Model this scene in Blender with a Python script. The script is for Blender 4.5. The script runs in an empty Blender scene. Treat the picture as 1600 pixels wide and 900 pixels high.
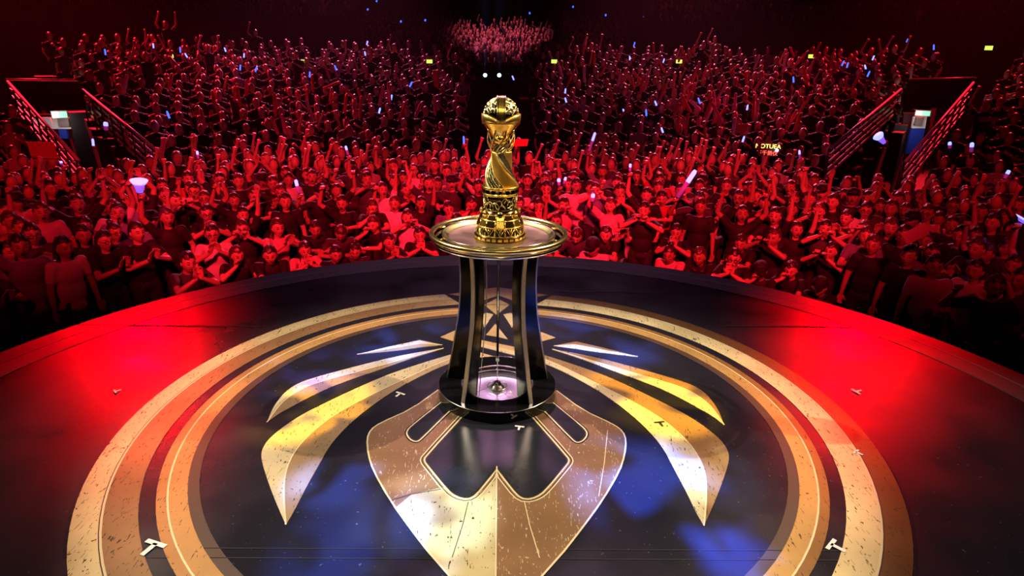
import bpy, bmesh, math, random
import numpy as np
from mathutils import Vector, Matrix, Quaternion, noise

# ------------------------------------------------------------------ camera
sc = bpy.context.scene
COL = sc.collection
PI = math.pi
R = math.radians
CAM_H, CAM_D, FPX, PITCH, YAW, ROLL = 1.8, 2.926, 1012.8, 0.3508, 0.022, 0.0177
cam_data = bpy.data.cameras.new('camera')
cam = bpy.data.objects.new('camera', cam_data)
COL.objects.link(cam)
cam_data.sensor_width = 36.0
cam_data.lens = 36.0 * FPX / 1600.0
cam_data.clip_start = 0.05
cam_data.clip_end = 400
CAM_POS = Vector((0, -CAM_D, CAM_H))
_fw = Vector((math.sin(YAW) * math.cos(PITCH), math.cos(YAW) * math.cos(PITCH), -math.sin(PITCH)))
_rt = Vector((math.cos(YAW), -math.sin(YAW), 0))
_up = _rt.cross(_fw)
_rt2 = _rt * math.cos(ROLL) + _up * math.sin(ROLL)
_up2 = -_rt * math.sin(ROLL) + _up * math.cos(ROLL)
cam.matrix_world = Matrix((( _rt2.x, _up2.x, -_fw.x, CAM_POS.x), (_rt2.y, _up2.y, -_fw.y, CAM_POS.y),
                           (_rt2.z, _up2.z, -_fw.z, CAM_POS.z), (0, 0, 0, 1)))
sc.camera = cam

def at(px, py, dist):
    """world point seen at photo pixel (px, py), dist metres in front of the camera position along +Y"""
    d = _fw + _rt2 * ((px - 800) / FPX) + _up2 * ((450 - py) / FPX)
    return CAM_POS + d * (dist / d.y)

# ------------------------------------------------------------------ world, exposure
sc.view_settings.view_transform = 'Standard'
sc.view_settings.look = 'None'
sc.view_settings.gamma = 1.0
sc.view_settings.exposure = 0.0
sc.view_settings.use_curve_mapping = False
w = bpy.data.worlds.new('hall_dark')
sc.world = w
w.use_nodes = True
w.node_tree.nodes['Background'].inputs[0].default_value = (0.012, 0.004, 0.010, 1)
w.node_tree.nodes['Background'].inputs[1].default_value = 0.35

# ------------------------------------------------------------------ stage lamps
def spot(name, loc, target, color, energy, angle, blend=0.6, size=0.25, gobo=None, spec=1.0):
    d = bpy.data.lights.new(name, 'SPOT')
    d.color = color; d.energy = energy; d.spot_size = R(angle); d.spot_blend = blend
    d.shadow_soft_size = size; d.specular_factor = spec
    o = bpy.data.objects.new(name, d); COL.objects.link(o)
    o.location = loc
    o.rotation_euler = (Vector(target) - Vector(loc)).to_track_quat('-Z', 'Y').to_euler()
    if gobo:      # a patterned glass plate in the lamp
        scale, lo, hi, seed = gobo
        d.use_nodes = True
        nt = d.node_tree; N = nt.nodes; L = nt.links
        em = [n for n in N if n.type == 'EMISSION'][0]
        tc = N.new('ShaderNodeTexCoord'); sp = N.new('ShaderNodeSeparateXYZ')
        L.new(tc.outputs['Normal'], sp.inputs[0])
        dx = N.new('ShaderNodeMath'); dx.operation = 'DIVIDE'
        dy = N.new('ShaderNodeMath'); dy.operation = 'DIVIDE'
        L.new(sp.outputs[0], dx.inputs[0]); L.new(sp.outputs[2], dx.inputs[1])
        L.new(sp.outputs[1], dy.inputs[0]); L.new(sp.outputs[2], dy.inputs[1])
        cb = N.new('ShaderNodeCombineXYZ'); L.new(dx.outputs[0], cb.inputs[0]); L.new(dy.outputs[0], cb.inputs[1])
        cb.inputs[2].default_value = seed
        nz = N.new('ShaderNodeTexNoise'); nz.inputs['Scale'].default_value = scale
        nz.inputs['Detail'].default_value = 1.0; nz.inputs['Distortion'].default_value = 0.6
        L.new(cb.outputs[0], nz.inputs['Vector'])
        mr = N.new('ShaderNodeMapRange'); mr.inputs[1].default_value = lo; mr.inputs[2].default_value = hi
        mr.interpolation_type = 'SMOOTHSTEP'
        L.new(nz.outputs['Fac'], mr.inputs[0]); L.new(mr.outputs[0], em.inputs['Strength'])
    return o

LAMPS = [
    # two key lamps, high at both sides: they throw the oval shadows of the table plate
    ('key_lamp_right', (4.5, 1.42, 6.04), (0.0, 0.0, 0.2), (1.0, 0.76, 0.50), 3300, 29, .5, .03, None),
    ('key_lamp_left', (-5.0, 1.40, 6.04), (0.0, 0.0, 0.2), (1.0, 0.86, 0.62), 3300, 29, .5, .03, None),
    # front lamp over the camera for trophy and shield
    ('front_lamp', (0.6, -6.5, 6.0), (0, 0.28, 1.2), (1.0, 0.80, 0.45), 260, 11, .6, .5, None),
    ('trophy_lamp_left', (-2.3, -2.7, 5.4), (0, 0.28, 1.25), (1.0, 0.88, 0.50), 520, 9, .6, .55, None),
    ('trophy_lamp_right', (2.3, -2.7, 5.4), (0, 0.28, 1.25), (1.0, 0.55, 0.12), 640, 9, .6, .55, None),
    # patterned amber beams added at the front for yellow claws, cold patterned beams on the floor
    ('amber_beam_left', (-2.9, -3.6, 6.0), (-1.0, 0.10, 0), (1.0, 0.55, 0.0), 11000, 5.6, .6, .02, (30, .40, .50, 3)),
    ('amber_beam_right', (3.3, -3.4, 6.0), (0.86, 0.22, 0), (1.0, 0.58, 0.0), 12000, 6.0, .6, .02, (30, .38, .50, 9)),
    ('white_beam', (-2.2, -4.2, 6.0), (-0.30, -0.76, 0), (0.62, 0.84, 1.0), 6500, 5.4, .6, .03, (34, .42, .50, 5)),
    ('white_claw_beam', (2.6, -3.2, 6.0), (0.92, -0.45, 0), (0.75, 0.90, 1.0), 3000, 5.5, .7, .03, (26, .40, .50, 4)),
    ('blue_beam_front', (-1.2, -4.8, 6.0), (-0.50, -0.95, 0), (0.10, 0.25, 1.0), 22000, 6.5, 1, .03, (20, .40, .55, 1)),
    ('blue_beam_mid_left', (-2.8, -2.8, 6.0), (-0.72, -0.52, 0), (0.12, 0.26, 1.0), 24000, 4.0, 1, .03, (30, .40, .55, 7)),
    ('blue_beam_front_right', (1.9, -4.8, 6.0), (0.68, -0.62, 0), (0.05, 0.17, 1.0), 48000, 6.5, 1, .03, (22, .42, .52, 2)),
    ('blue_beam_edge_right', (1.9, -4.8, 6.0), (0.92, -0.98, 0), (0.03, 0.12, 1.0), 60000, 3.0, 1, .03, (30, .40, .52, 8)),
    ('blue_beam_back_left', (-2.0, -2.0, 6.5), (-0.62, 0.93, 0), (0.16, 0.28, 1.0), 20000, 6, 1, .03, (26, .42, .56, 11)),
    ('violet_beam_left', (-2.4, -2.0, 6.5), (-1.1, 0.50, 0), (0.30, 0.20, 1.0), 9000, 6, 1, .03, (26, .42, .60, 12)),
    ('blue_beam_back_right', (2.2, -2.0, 6.5), (0.72, 0.88, 0), (0.16, 0.28, 1.0), 26000, 6, 1, .03, (22, .42, .56, 13)),
    ('blue_beam_star', (1.4, -2.0, 6.5), (0.45, 1.25, 0), (0.14, 0.26, 1.0), 14000, 4, 1, .03, (22, .40, .56, 14)),
    ('violet_wash', (0, 8.5, 8.0), (0, 2.3, 0), (0.72, 0.32, 0.60), 1100, 36, .9, .5, None),
    # red moving heads on the stage edge
    ('red_edge_left', (-9.5, 13.0, 6.2), (-2.6, 1.12, 0), (1.0, 0.0, 0.004), 8500, 6.2, 1.0, .5, None),
    ('red_edge_right', (9.7, 13.2, 6.2), (2.68, 1.2, 0), (1.0, 0.0, 0.004), 8500, 6.2, 1.0, .5, None),
    # red wash on the faces of the front crowd
    ('red_crowd_centre', (0, -4.5, 6.5), (0.1, 8.6, -1.1), (1.0, 0.012, 0.035), 16000, 21, .6, .4, None),
    ('red_crowd_left', (-1.2, -4.7, 6.5), (-3.8, 8.2, -1.1), (1.0, 0.012, 0.03), 13000, 21, .7, .4, None),
    ('red_crowd_right', (1.2, -4.7, 6.5), (3.8, 8.1, -1.1), (1.0, 0.012, 0.03), 13000, 21, .7, .4, None),
    ('red_crowd_side_left', (-2.2, -4.8, 6.8), (-7.2, 7.4, -0.9), (1.0, 0.008, 0.02), 3600, 21, .8, .4, None),
    ('red_crowd_side_right', (2.2, -4.8, 6.8), (7.4, 7.2, -0.9), (1.0, 0.008, 0.02), 2500, 21, .8, .4, None),
    ('red_crowd_far_left', (-3.0, -5.0, 7.0), (-9.2, 8.6, -0.6), (1.0, 0.006, 0.012), 1300, 22, .9, .4, None),
    ('red_crowd_far_right', (3.0, -5.0, 7.0), (9.4, 8.2, -0.6), (1.0, 0.010, 0.015), 700, 22, .9, .4, None),
    # back light from the roof: bright rims on the heads
    ('pink_back_left', (-9, 36, 13), (-5.5, 19, 1), (1.0, 0.10, 0.24), 60000, 27, .6, .5, None),
    ('pink_back_right', (9, 36, 13), (5.5, 19, 1), (1.0, 0.10, 0.20), 60000, 27, .6, .5, None),
    ('red_back_left', (-22, 27, 12), (-11.5, 17, 0), (1.0, 0.012, 0.03), 60000, 35, .7, .5, None),
    ('red_back_right', (22, 27, 12), (12.0, 17, 0), (1.0, 0.012, 0.03), 42000, 35, .7, .5, None),
    ('red_back_centre', (0, 24, 12), (0, 11.5, -0.5), (1.0, 0.02, 0.05), 3500, 27, .5, .5, None),
    ('stand_lamp', (0, 33, 13), (0, 48, 2.5), (1.0, 0.13, 0.28), 16000, 26, .8, .5, None),
    ('upper_stand_lamp', (0, 14, 20), (0, 52, 8), (0.9, 0.05, 0.12), 700, 90, .9, .8, None),
]
for a in LAMPS:
    spot(*a)

# ------------------------------------------------------------------ materials
MATS = {}
def mat(name, color, rough=0.5, metal=0.0, emit=None, estr=1.0, spec=0.5, noise_amt=0, noise_scale=20, coat=0):
    if name in MATS: return MATS[name]
    m = bpy.data.materials.new(name); m.use_nodes = True
    nt = m.node_tree; b = nt.nodes['Principled BSDF']
    b.inputs['Base Color'].default_value = (*color, 1)
    b.inputs['Roughness'].default_value = rough
    b.inputs['Metallic'].default_value = metal
    b.inputs['Specular IOR Level'].default_value = spec
    b.inputs['Coat Weight'].default_value = coat
    if emit:
        b.inputs['Emission Color'].default_value = (*emit, 1)
        b.inputs['Emission Strength'].default_value = estr
    if noise_amt:
        tc = nt.nodes.new('ShaderNodeTexCoord')
        nz = nt.nodes.new('ShaderNodeTexNoise'); nz.inputs['Scale'].default_value = noise_scale
        nz.inputs['Detail'].default_value = 4
        nt.links.new(tc.outputs['Object'], nz.inputs['Vector'])
        mx = nt.nodes.new('ShaderNodeMix'); mx.data_type = 'RGBA'; mx.blend_type = 'MULTIPLY'
        mx.inputs[0].default_value = noise_amt
        mx.inputs[6].default_value = (*color, 1)
        nt.links.new(nz.outputs['Fac'], mx.inputs[7])
        nt.links.new(mx.outputs[2], b.inputs['Base Color'])
        ad = nt.nodes.new('ShaderNodeMapRange'); ad.inputs[3].default_value = max(rough - .12, .02); ad.inputs[4].default_value = rough + .12
        nt.links.new(nz.outputs['Fac'], ad.inputs[0]); nt.links.new(ad.outputs[0], b.inputs['Roughness'])
    MATS[name] = m
    return m

def stage_vinyl(name, color, rough, scuff=0.3, spec=0.5):
    """printed vinyl with fine dust, streaks and thin scratches"""
    m = bpy.data.materials.new(name); m.use_nodes = True
    nt = m.node_tree; N = nt.nodes; L = nt.links; b = N['Principled BSDF']
    tc = N.new('ShaderNodeTexCoord')
    nz = N.new('ShaderNodeTexNoise'); nz.inputs['Scale'].default_value = 2.2; nz.inputs['Detail'].default_value = 6
    L.new(tc.outputs['Object'], nz.inputs['Vector'])
    mr = N.new('ShaderNodeMapRange'); mr.inputs[1].default_value = .3; mr.inputs[2].default_value = .7
    mr.inputs[3].default_value = rough - .07; mr.inputs[4].default_value = rough + .10
    L.new(nz.outputs['Fac'], mr.inputs[0]); L.new(mr.outputs[0], b.inputs['Roughness'])
    sp = N.new('ShaderNodeTexNoise'); sp.inputs['Scale'].default_value = 55; sp.inputs['Detail'].default_value = 2
    L.new(tc.outputs['Object'], sp.inputs['Vector'])
    st = N.new('ShaderNodeMapRange'); st.inputs[1].default_value = .70; st.inputs[2].default_value = .76
    L.new(sp.outputs['Fac'], st.inputs[0])
    mx = N.new('ShaderNodeMix'); mx.data_type = 'RGBA'
    mx.inputs[6].default_value = (*color, 1)
    mx.inputs[7].default_value = (*(min(1, c + scuff * .15) for c in color), 1)
    L.new(st.outputs[0], mx.inputs[0]); L.new(mx.outputs[2], b.inputs['Base Color'])
    b.inputs['Specular IOR Level'].default_value = spec
    MATS[name] = m
    return m

def gold_print(name, left, right, rough=0.36, marks=1.0, speck=(0.05, 0.03, 0.015)):
    """gold printed vinyl; the print's tone runs from one colour at stage left to another at stage right"""
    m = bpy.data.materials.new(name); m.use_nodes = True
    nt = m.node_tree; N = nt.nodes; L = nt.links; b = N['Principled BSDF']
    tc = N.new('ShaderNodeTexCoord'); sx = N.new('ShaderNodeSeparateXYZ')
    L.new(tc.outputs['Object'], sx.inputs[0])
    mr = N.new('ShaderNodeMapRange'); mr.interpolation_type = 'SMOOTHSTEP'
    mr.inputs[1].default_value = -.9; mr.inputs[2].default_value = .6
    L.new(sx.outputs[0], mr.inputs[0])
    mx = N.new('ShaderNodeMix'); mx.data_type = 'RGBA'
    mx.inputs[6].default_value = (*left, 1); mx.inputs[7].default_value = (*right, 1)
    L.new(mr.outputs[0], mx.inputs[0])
    # broad patina
    nz = N.new('ShaderNodeTexNoise'); nz.inputs['Scale'].default_value = 3; nz.inputs['Detail'].default_value = 8
    L.new(tc.outputs['Object'], nz.inputs['Vector'])
    pr = N.new('ShaderNodeMapRange'); pr.inputs[1].default_value = .3; pr.inputs[2].default_value = .75
    pr.inputs[3].default_value = .72; pr.inputs[4].default_value = 1.15
    L.new(nz.outputs['Fac'], pr.inputs[0])
    m2 = N.new('ShaderNodeMix'); m2.data_type = 'RGBA'; m2.blend_type = 'MULTIPLY'; m2.inputs[0].default_value = 1
    L.new(mx.outputs[2], m2.inputs[6]); L.new(pr.outputs[0], m2.inputs[7])
    # scratches: stretched voronoi cell edges, in two directions, broken up by noise
    prev = m2.outputs[2]
    for k, (rot, sc_) in enumerate(((.5, (34, 6, 1)), (-.9, (30, 5, 1)), (1.5, (38, 7, 1)))):
        mp = N.new('ShaderNodeMapping'); mp.inputs['Rotation'].default_value = (0, 0, rot); mp.inputs['Scale'].default_value = sc_
        mp.inputs['Location'].default_value = (k * 7.3, k * 2.1, 0)
        L.new(tc.outputs['Object'], mp.inputs['Vector'])
        vo = N.new('ShaderNodeTexVoronoi'); vo.feature = 'DISTANCE_TO_EDGE'; vo.inputs['Scale'].default_value = .42
        L.new(mp.outputs[0], vo.inputs['Vector'])
        lt = N.new('ShaderNodeMath'); lt.operation = 'LESS_THAN'; lt.inputs[1].default_value = .016
        L.new(vo.outputs['Distance'], lt.inputs[0])
        n2 = N.new('ShaderNodeTexNoise'); n2.inputs['Scale'].default_value = 4.5; n2.inputs['Detail'].default_value = 3
        L.new(mp.outputs[0], n2.inputs['Vector'])
        g = N.new('ShaderNodeMath'); g.operation = 'GREATER_THAN'; g.inputs[1].default_value = .635 - .04 * marks
        L.new(n2.outputs['Fac'], g.inputs[0])
        mu = N.new('ShaderNodeMath'); mu.operation = 'MULTIPLY'; L.new(lt.outputs[0], mu.inputs[0]); L.new(g.outputs[0], mu.inputs[1])
        m3 = N.new('ShaderNodeMix'); m3.data_type = 'RGBA'; m3.inputs[7].default_value = (*speck, 1)
        L.new(mu.outputs[0], m3.inputs[0]); L.new(prev, m3.inputs[6]); prev = m3.outputs[2]
    # specks
    s2 = N.new('ShaderNodeTexNoise'); s2.inputs['Scale'].default_value = 60; s2.inputs['Detail'].default_value = 2
    L.new(tc.outputs['Object'], s2.inputs['Vector'])
    g2 = N.new('ShaderNodeMath'); g2.operation = 'GREATER_THAN'; g2.inputs[1].default_value = .715 - .02 * marks
    L.new(s2.outputs['Fac'], g2.inputs[0])
    m4 = N.new('ShaderNodeMix'); m4.data_type = 'RGBA'; m4.inputs[7].default_value = (*speck, 1)
    L.new(g2.outputs[0], m4.inputs[0]); L.new(prev, m4.inputs[6])
    L.new(m4.outputs[2], b.inputs['Base Color'])
    b.inputs['Roughness'].default_value = rough; b.inputs['Metallic'].default_value = .35
    MATS[name] = m
    return m

# ------------------------------------------------------------------ object helpers
def tag(o, label=None, cat=None, group=None, kind=None):
    if label: o['label'] = label
    if cat: o['category'] = cat
    if group: o['group'] = group
    if kind: o['kind'] = kind
    return o
def link_mesh(name, me, m=None, parent=None):
    o = bpy.data.objects.new(name, me); COL.objects.link(o)
    if m is not None:
        for x in (m if isinstance(m, (list, tuple)) else [m]): me.materials.append(x)
    if parent is not None: o.parent = parent
    return o
def obj(name, bm, m=None, parent=None, smooth=False):
    me = bpy.data.meshes.new(name)
    if smooth:
        for f in bm.faces: f.smooth = True
    bm.to_mesh(me); bm.free()
    return link_mesh(name, me, m, parent)
def empty(name, loc=(0, 0, 0), rz=0):
    o = bpy.data.objects.new(name, None); COL.objects.link(o)
    o.location = loc; o.rotation_euler = (0, 0, rz); o.empty_display_size = .1
    return o
def box(bm, c, s, mtx=None):
    M = Matrix.Translation(c) @ Matrix.Diagonal((s[0], s[1], s[2], 1))
    if mtx is not None: M = mtx @ M
    return bmesh.ops.create_cube(bm, size=1, matrix=M)
def lathe(bm, prof, n=48, center=(0, 0, 0), mat_index=0, a0=0.0, a1=None):
    """prof: list of (radius, z)"""
    cx, cy, cz = center
    full = a1 is None
    steps = n if full else n + 1
    span = 2 * PI if full else a1 - a0
    rings = []
    for r, z in prof:
        if r < 1e-6 and full:
            rings.append([bm.verts.new((cx, cy, cz + z))])
        else:
            rings.append([bm.verts.new((cx + r * math.cos(a0 + span * i / n), cy + r * math.sin(a0 + span * i / n), cz + z)) for i in range(steps)])
    for a, b in zip(rings, rings[1:]):
        for i in range(n):
            j = (i + 1) % steps if full else i + 1
            if len(a) == 1 and len(b) == 1: continue
            if len(a) == 1: f = bm.faces.new((a[0], b[j], b[i]))
            elif len(b) == 1: f = bm.faces.new((a[i], a[j], b[0]))
            else: f = bm.faces.new((a[i], a[j], b[j], b[i]))
            f.material_index = mat_index
def torus(bm, R0, r0, z=0, n=64, m=12, center=(0, 0)):
    rings = []
    for i in range(n):
        a = 2 * PI * i / n
        rings.append([bm.verts.new((center[0] + (R0 + r0 * math.cos(2 * PI * j / m)) * math.cos(a),
                                    center[1] + (R0 + r0 * math.cos(2 * PI * j / m)) * math.sin(a),
                                    z + r0 * math.sin(2 * PI * j / m))) for j in range(m)])
    for i in range(n):
        for j in range(m):
            bm.faces.new((rings[i][j], rings[(i + 1) % n][j], rings[(i + 1) % n][(j + 1) % m], rings[i][(j + 1) % m]))
def tube(bm, pts, rad, n=8, caps=True):
    pts = [Vector(p) for p in pts]
    if not isinstance(rad, (list, tuple)): rad = [rad] * len(pts)
    rings = []; ref = None
    for i, p in enumerate(pts):
        t = (pts[min(i + 1, len(pts) - 1)] - pts[max(i - 1, 0)]).normalized()
        if ref is None:
            ref = t.orthogonal().normalized()
        ref = (ref - t * ref.dot(t)).normalized()
        b = t.cross(ref)
        rings.append([bm.verts.new(p + (ref * math.cos(2 * PI * k / n) + b * math.sin(2 * PI * k / n)) * rad[i]) for k in range(n)])
    for a, b in zip(rings, rings[1:]):
        for k in range(n):
            bm.faces.new((a[k], a[(k + 1) % n], b[(k + 1) % n], b[k]))
    if caps:
        bm.faces.new(list(reversed(rings[0]))); bm.faces.new(rings[-1])
def prism(bm, pts, z0, z1):
    a = [bm.verts.new((x, y, z0)) for x, y in pts]
    b = [bm.verts.new((x, y, z1)) for x, y in pts]
    area = sum(pts[i][0] * pts[(i + 1) % len(pts)][1] - pts[(i + 1) % len(pts)][0] * pts[i][1] for i in range(len(pts)))
    if area < 0: a.reverse(); b.reverse()
    n = len(a)
    bm.faces.new(b); bm.faces.new(list(reversed(a)))
    for i in range(n):
        bm.faces.new((a[i], a[(i + 1) % n], b[(i + 1) % n], b[i]))

# ================================================================== THE SETTING
FLOOR_Z = -2.05
black_hall = mat('black_hall_floor', (0.006, 0.004, 0.005), .6)
bm = bmesh.new(); box(bm, (0, 22, FLOOR_Z - .05), (110, 90, .1))
tag(obj('floor', bm, black_hall), kind='structure')
black_wall = mat('black_wall', (0.004, 0.003, 0.004), .9)
bm = bmesh.new(); box(bm, (0, 66, 10), (110, .4, 26)); tag(obj('wall_back', bm, black_wall), kind='structure')
bm = bmesh.new(); box(bm, (-54, 22, 10), (.4, 90, 26)); tag(obj('wall_left', bm, black_wall), kind='structure')
bm = bmesh.new(); box(bm, (54, 22, 10), (.4, 90, 26)); tag(obj('wall_right', bm, black_wall), kind='structure')
bm = bmesh.new(); box(bm, (0, -22.8, 10), (110, .4, 26)); tag(obj('wall_front', bm, black_wall), kind='structure')
bm = bmesh.new(); box(bm, (0, 22, 23), (110, 90, .3)); tag(obj('ceiling', bm, black_wall), kind='structure')

# vomitory (stair cut) geometry: rails run outward and up on both sides
RAILS = {   # near end, far end
    'L_in': (at(247, 236, 14.0), at(130, 140, 18.4)),
    'L_out': (at(122, 250, 12.4), at(12, 127, 16.6)),
    'R_in': (at(1297, 232, 14.0), at(1408, 139, 18.4)),
    'R_out': (at(1415, 252, 12.4), at(1521, 129, 16.6)),
}
def in_cut(x, y, margin=0.0):
    for s in ('L', 'R'):
        a = RAILS[s + '_in'][0].to_2d(); b = RAILS[s + '_out'][0].to_2d()
        mid = (a + b) / 2
        d = ((RAILS[s + '_in'][1] - RAILS[s + '_in'][0]).to_2d() + (RAILS[s + '_out'][1] - RAILS[s + '_out'][0]).to_2d()).normalized()
        n = Vector((-d.y, d.x)); p = Vector((x, y)) - mid
        if abs(p.dot(n)) < abs((a - b).dot(n)) / 2 + margin and p.dot(d) > -0.8: return True
    return False
def in_aisle(x, y):
    r = math.hypot(x, y)
    return r > 11.4 and r < 60 and (abs(x + .0) < 1.02 + (y - 11) * .012) and y < 38

# seating stand: stepped tiers on arcs round the stage
TIER_R0, TIER_STEP, N_TIERS = 13.0, 0.82, 15
def tier_z(k): return -1.55 + k * 0.165
seat_bank = mat('dark_seat_bank', (0.012, 0.006, 0.008), .7)
def arc_bank(name, r0, z0, rstep, zstep, n, a_lo, a_hi, seg, base):
    bm = bmesh.new()
    for k in range(n):
        ra, rb, z = r0 + k * rstep, r0 + (k + 1) * rstep, z0 + k * zstep
        for i in range(seg):
            a, b = a_lo + (a_hi - a_lo) * i / seg, a_lo + (a_hi - a_lo) * (i + 1) / seg
            m = (a + b) / 2; xm, ym = (ra + rb) / 2 * math.sin(m), (ra + rb) / 2 * math.cos(m)
            if in_cut(xm, ym, .05) or in_aisle(xm, ym): continue
            P = [(ra * math.sin(a), ra * math.cos(a)), (ra * math.sin(b), ra * math.cos(b)),
                 (rb * math.sin(b), rb * math.cos(b)), (rb * math.sin(a), rb * math.cos(a))]
            top = [bm.verts.new((x, y, z)) for x, y in P]; bot = [bm.verts.new((x, y, base)) for x, y in P]
            bm.faces.new(list(reversed(top)))
            for q in range(4): bm.faces.new((bot[q], top[q], top[(q + 1) % 4], bot[(q + 1) % 4]))
    return bm
tag(obj('seating_stand', arc_bank('s', TIER_R0, tier_z(0), TIER_STEP, .165, N_TIERS, R(-66), R(66), 150, FLOOR_Z), seat_bank), kind='structure')
# far stand behind the mix platform, and the dark upper stand
FAR_R0, FAR_STEP, N_FAR = 44.0, .8, 11
def far_z(k): return 0.10 + k * .25
tag(obj('seating_stand', arc_bank('s', FAR_R0, far_z(0), FAR_STEP, .25, N_FAR, R(-20), R(20), 40, FLOOR_Z), seat_bank), kind='structure')
UP_R0, UP_STEP, N_UP = 34.0, 1.0, 16
def up_z(k): return 2.9 + k * .5
def upper():
    bm = bmesh.new()
    for k in range(N_UP):
        ra, rb, z = UP_R0 + k * UP_STEP, UP_R0 + (k + 1) * UP_STEP, up_z(k)
        for i in range(90):
            a, b = R(-62) + R(124) * i / 90, R(-62) + R(124) * (i + 1) / 90
            if abs((a + b) / 2) < R(13): continue
            P = [(ra * math.sin(a), ra * math.cos(a)), (ra * math.sin(b), ra * math.cos(b)),
                 (rb * math.sin(b), rb * math.cos(b)), (rb * math.sin(a), rb * math.cos(a))]
            top = [bm.verts.new((x, y, z)) for x, y in P]; bot = [bm.verts.new((x, y, z - 1.2)) for x, y in P]
            bm.faces.new(list(reversed(top))); bm.faces.new(bot)
            for q in range(4): bm.faces.new((bot[q], top[q], top[(q + 1) % 4], bot[(q + 1) % 4]))
    return bm
tag(obj('upper_stand', upper(), seat_bank), kind='structure')

# ================================================================== THE STAGE
SC = Vector((0.03, -0.42)); SR = 3.315
black_vinyl = stage_vinyl('black_stage_vinyl', (0.011, 0.010, 0.016), .30)
panel_vinyl = stage_vinyl('black_inner_vinyl', (0.010, 0.010, 0.018), .26)
grey_vinyl = stage_vinyl('grey_band_vinyl', (0.065, 0.052, 0.062), .42)
stage = empty('round_stage', (SC.x, SC.y, FLOOR_Z))
tag(stage, 'round black glossy stage with a grey rim band and large gold emblem', 'stage')
def stage_part(name, bm, m, smooth=False):
    for v in bm.verts: v.co -= Vector((SC.x, SC.y, FLOOR_Z))
    o = obj(name, bm, m, None, smooth); o.parent = stage
    return o
bm = bmesh.new()
lathe(bm, [(0, FLOOR_Z), (SR - .05, FLOOR_Z), (SR - .05, -.10), (SR, -.08), (SR, -.004), (SR - .006, 0), (0, 0)], 160, (SC.x, SC.y, 0))
stage_part('stage_deck', bm, black_vinyl)
def ring_strip(bm, c, r0, r1, z0, z1, n=160):
    lathe(bm, [(r0, z0), (r0, z1), (r1, z1), (r1, z0)], n, (c[0], c[1], 0))
bm = bmesh.new(); ring_strip(bm, SC, 2.99, SR - .012, 0, .003); stage_part('rim_band', bm, grey_vinyl)
bm = bmesh.new(); ring_strip(bm, SC, 3.148, 3.160, .003, .0045)
stage_part('rim_line', bm, mat('pale_rim_line', (.22, .18, .2), .4))

# printed black disc inside the rings
bm = bmesh.new(); lathe(bm, [(0, 0), (1.885, 0), (1.885, .0015), (0, .0015)], 120)
stage_part('emblem_ground', bm, panel_vinyl)

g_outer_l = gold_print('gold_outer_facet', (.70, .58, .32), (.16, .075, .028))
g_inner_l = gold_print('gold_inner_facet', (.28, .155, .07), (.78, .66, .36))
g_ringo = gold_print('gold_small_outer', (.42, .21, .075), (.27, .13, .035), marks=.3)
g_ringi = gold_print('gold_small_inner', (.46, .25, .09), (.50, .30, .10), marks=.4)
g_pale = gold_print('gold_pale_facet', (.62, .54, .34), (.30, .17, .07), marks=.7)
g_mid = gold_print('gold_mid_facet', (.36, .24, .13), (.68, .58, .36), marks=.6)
g_shield_lit = gold_print('gold_shield_lit', (.58, .50, .28), (.58, .50, .28), marks=.3)  # spot light and gloss on the lower-left shield put into the colour
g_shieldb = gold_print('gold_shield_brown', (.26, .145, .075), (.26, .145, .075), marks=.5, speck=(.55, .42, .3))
g_star = gold_print('gold_star', (.48, .33, .14), (.50, .34, .15), marks=.2)
line_pale = mat('pale_gold_line', (.78, .66, .42), .3, .3)
line_dark = mat('dark_inlay_line', (.02, .014, .012), .4)
black_inlay = stage_vinyl('black_inlay', (0.011, 0.012, 0.020), .24)

def arc_pts(r, a0, a1, n):
    return [(r * math.sin(a0 + (a1 - a0) * i / n), r * math.cos(a0 + (a1 - a0) * i / n)) for i in range(n + 1)]
def ring_facet(name, r_in, r_out, a_in, a_out, m, z=.004, n=110):
    """an arc facet with a slanted cut at the top; a_* are half gap angles at inner/outer edge"""
    bm = bmesh.new()
    P = arc_pts(r_in, a_in, 2 * PI - a_in, n); Q = arc_pts(r_out, a_out, 2 * PI - a_out, n)
    va = [bm.verts.new((x, y, z)) for x, y in P]; vb = [bm.verts.new((x, y, z)) for x, y in Q]
    for i in range(n): bm.faces.new((va[i], va[i + 1], vb[i + 1], vb[i]))
    return stage_part(name, bm, m)
RA, RB, RCc = 1.873, 1.7666, 1.635
ga, gb, gc = math.asin(.42 / RA), math.asin(.36 / RB), math.asin(.275 / RCc)
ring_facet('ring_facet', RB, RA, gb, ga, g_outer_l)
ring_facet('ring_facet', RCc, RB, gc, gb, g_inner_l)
ring_facet('ring_ridge', RB - .006, RB + .003, gb, gb, line_pale, .0048)
ring_facet('ring_ridge', RB + .003, RB + .007, gb, gb, line_dark, .0048)
gd = math.asin(.262 / 1.57)
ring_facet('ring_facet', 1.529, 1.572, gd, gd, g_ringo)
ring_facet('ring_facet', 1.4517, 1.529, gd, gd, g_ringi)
ring_facet('ring_ridge', 1.5245, 1.532, gd, gd, line_pale, .0048)
ring_facet('ring_border', 1.405, 1.4517, gd, gd, mat('brown_border_line', (.05, .027, .018), .4), .0036)  # dark brown printed band inside the small ring

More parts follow.
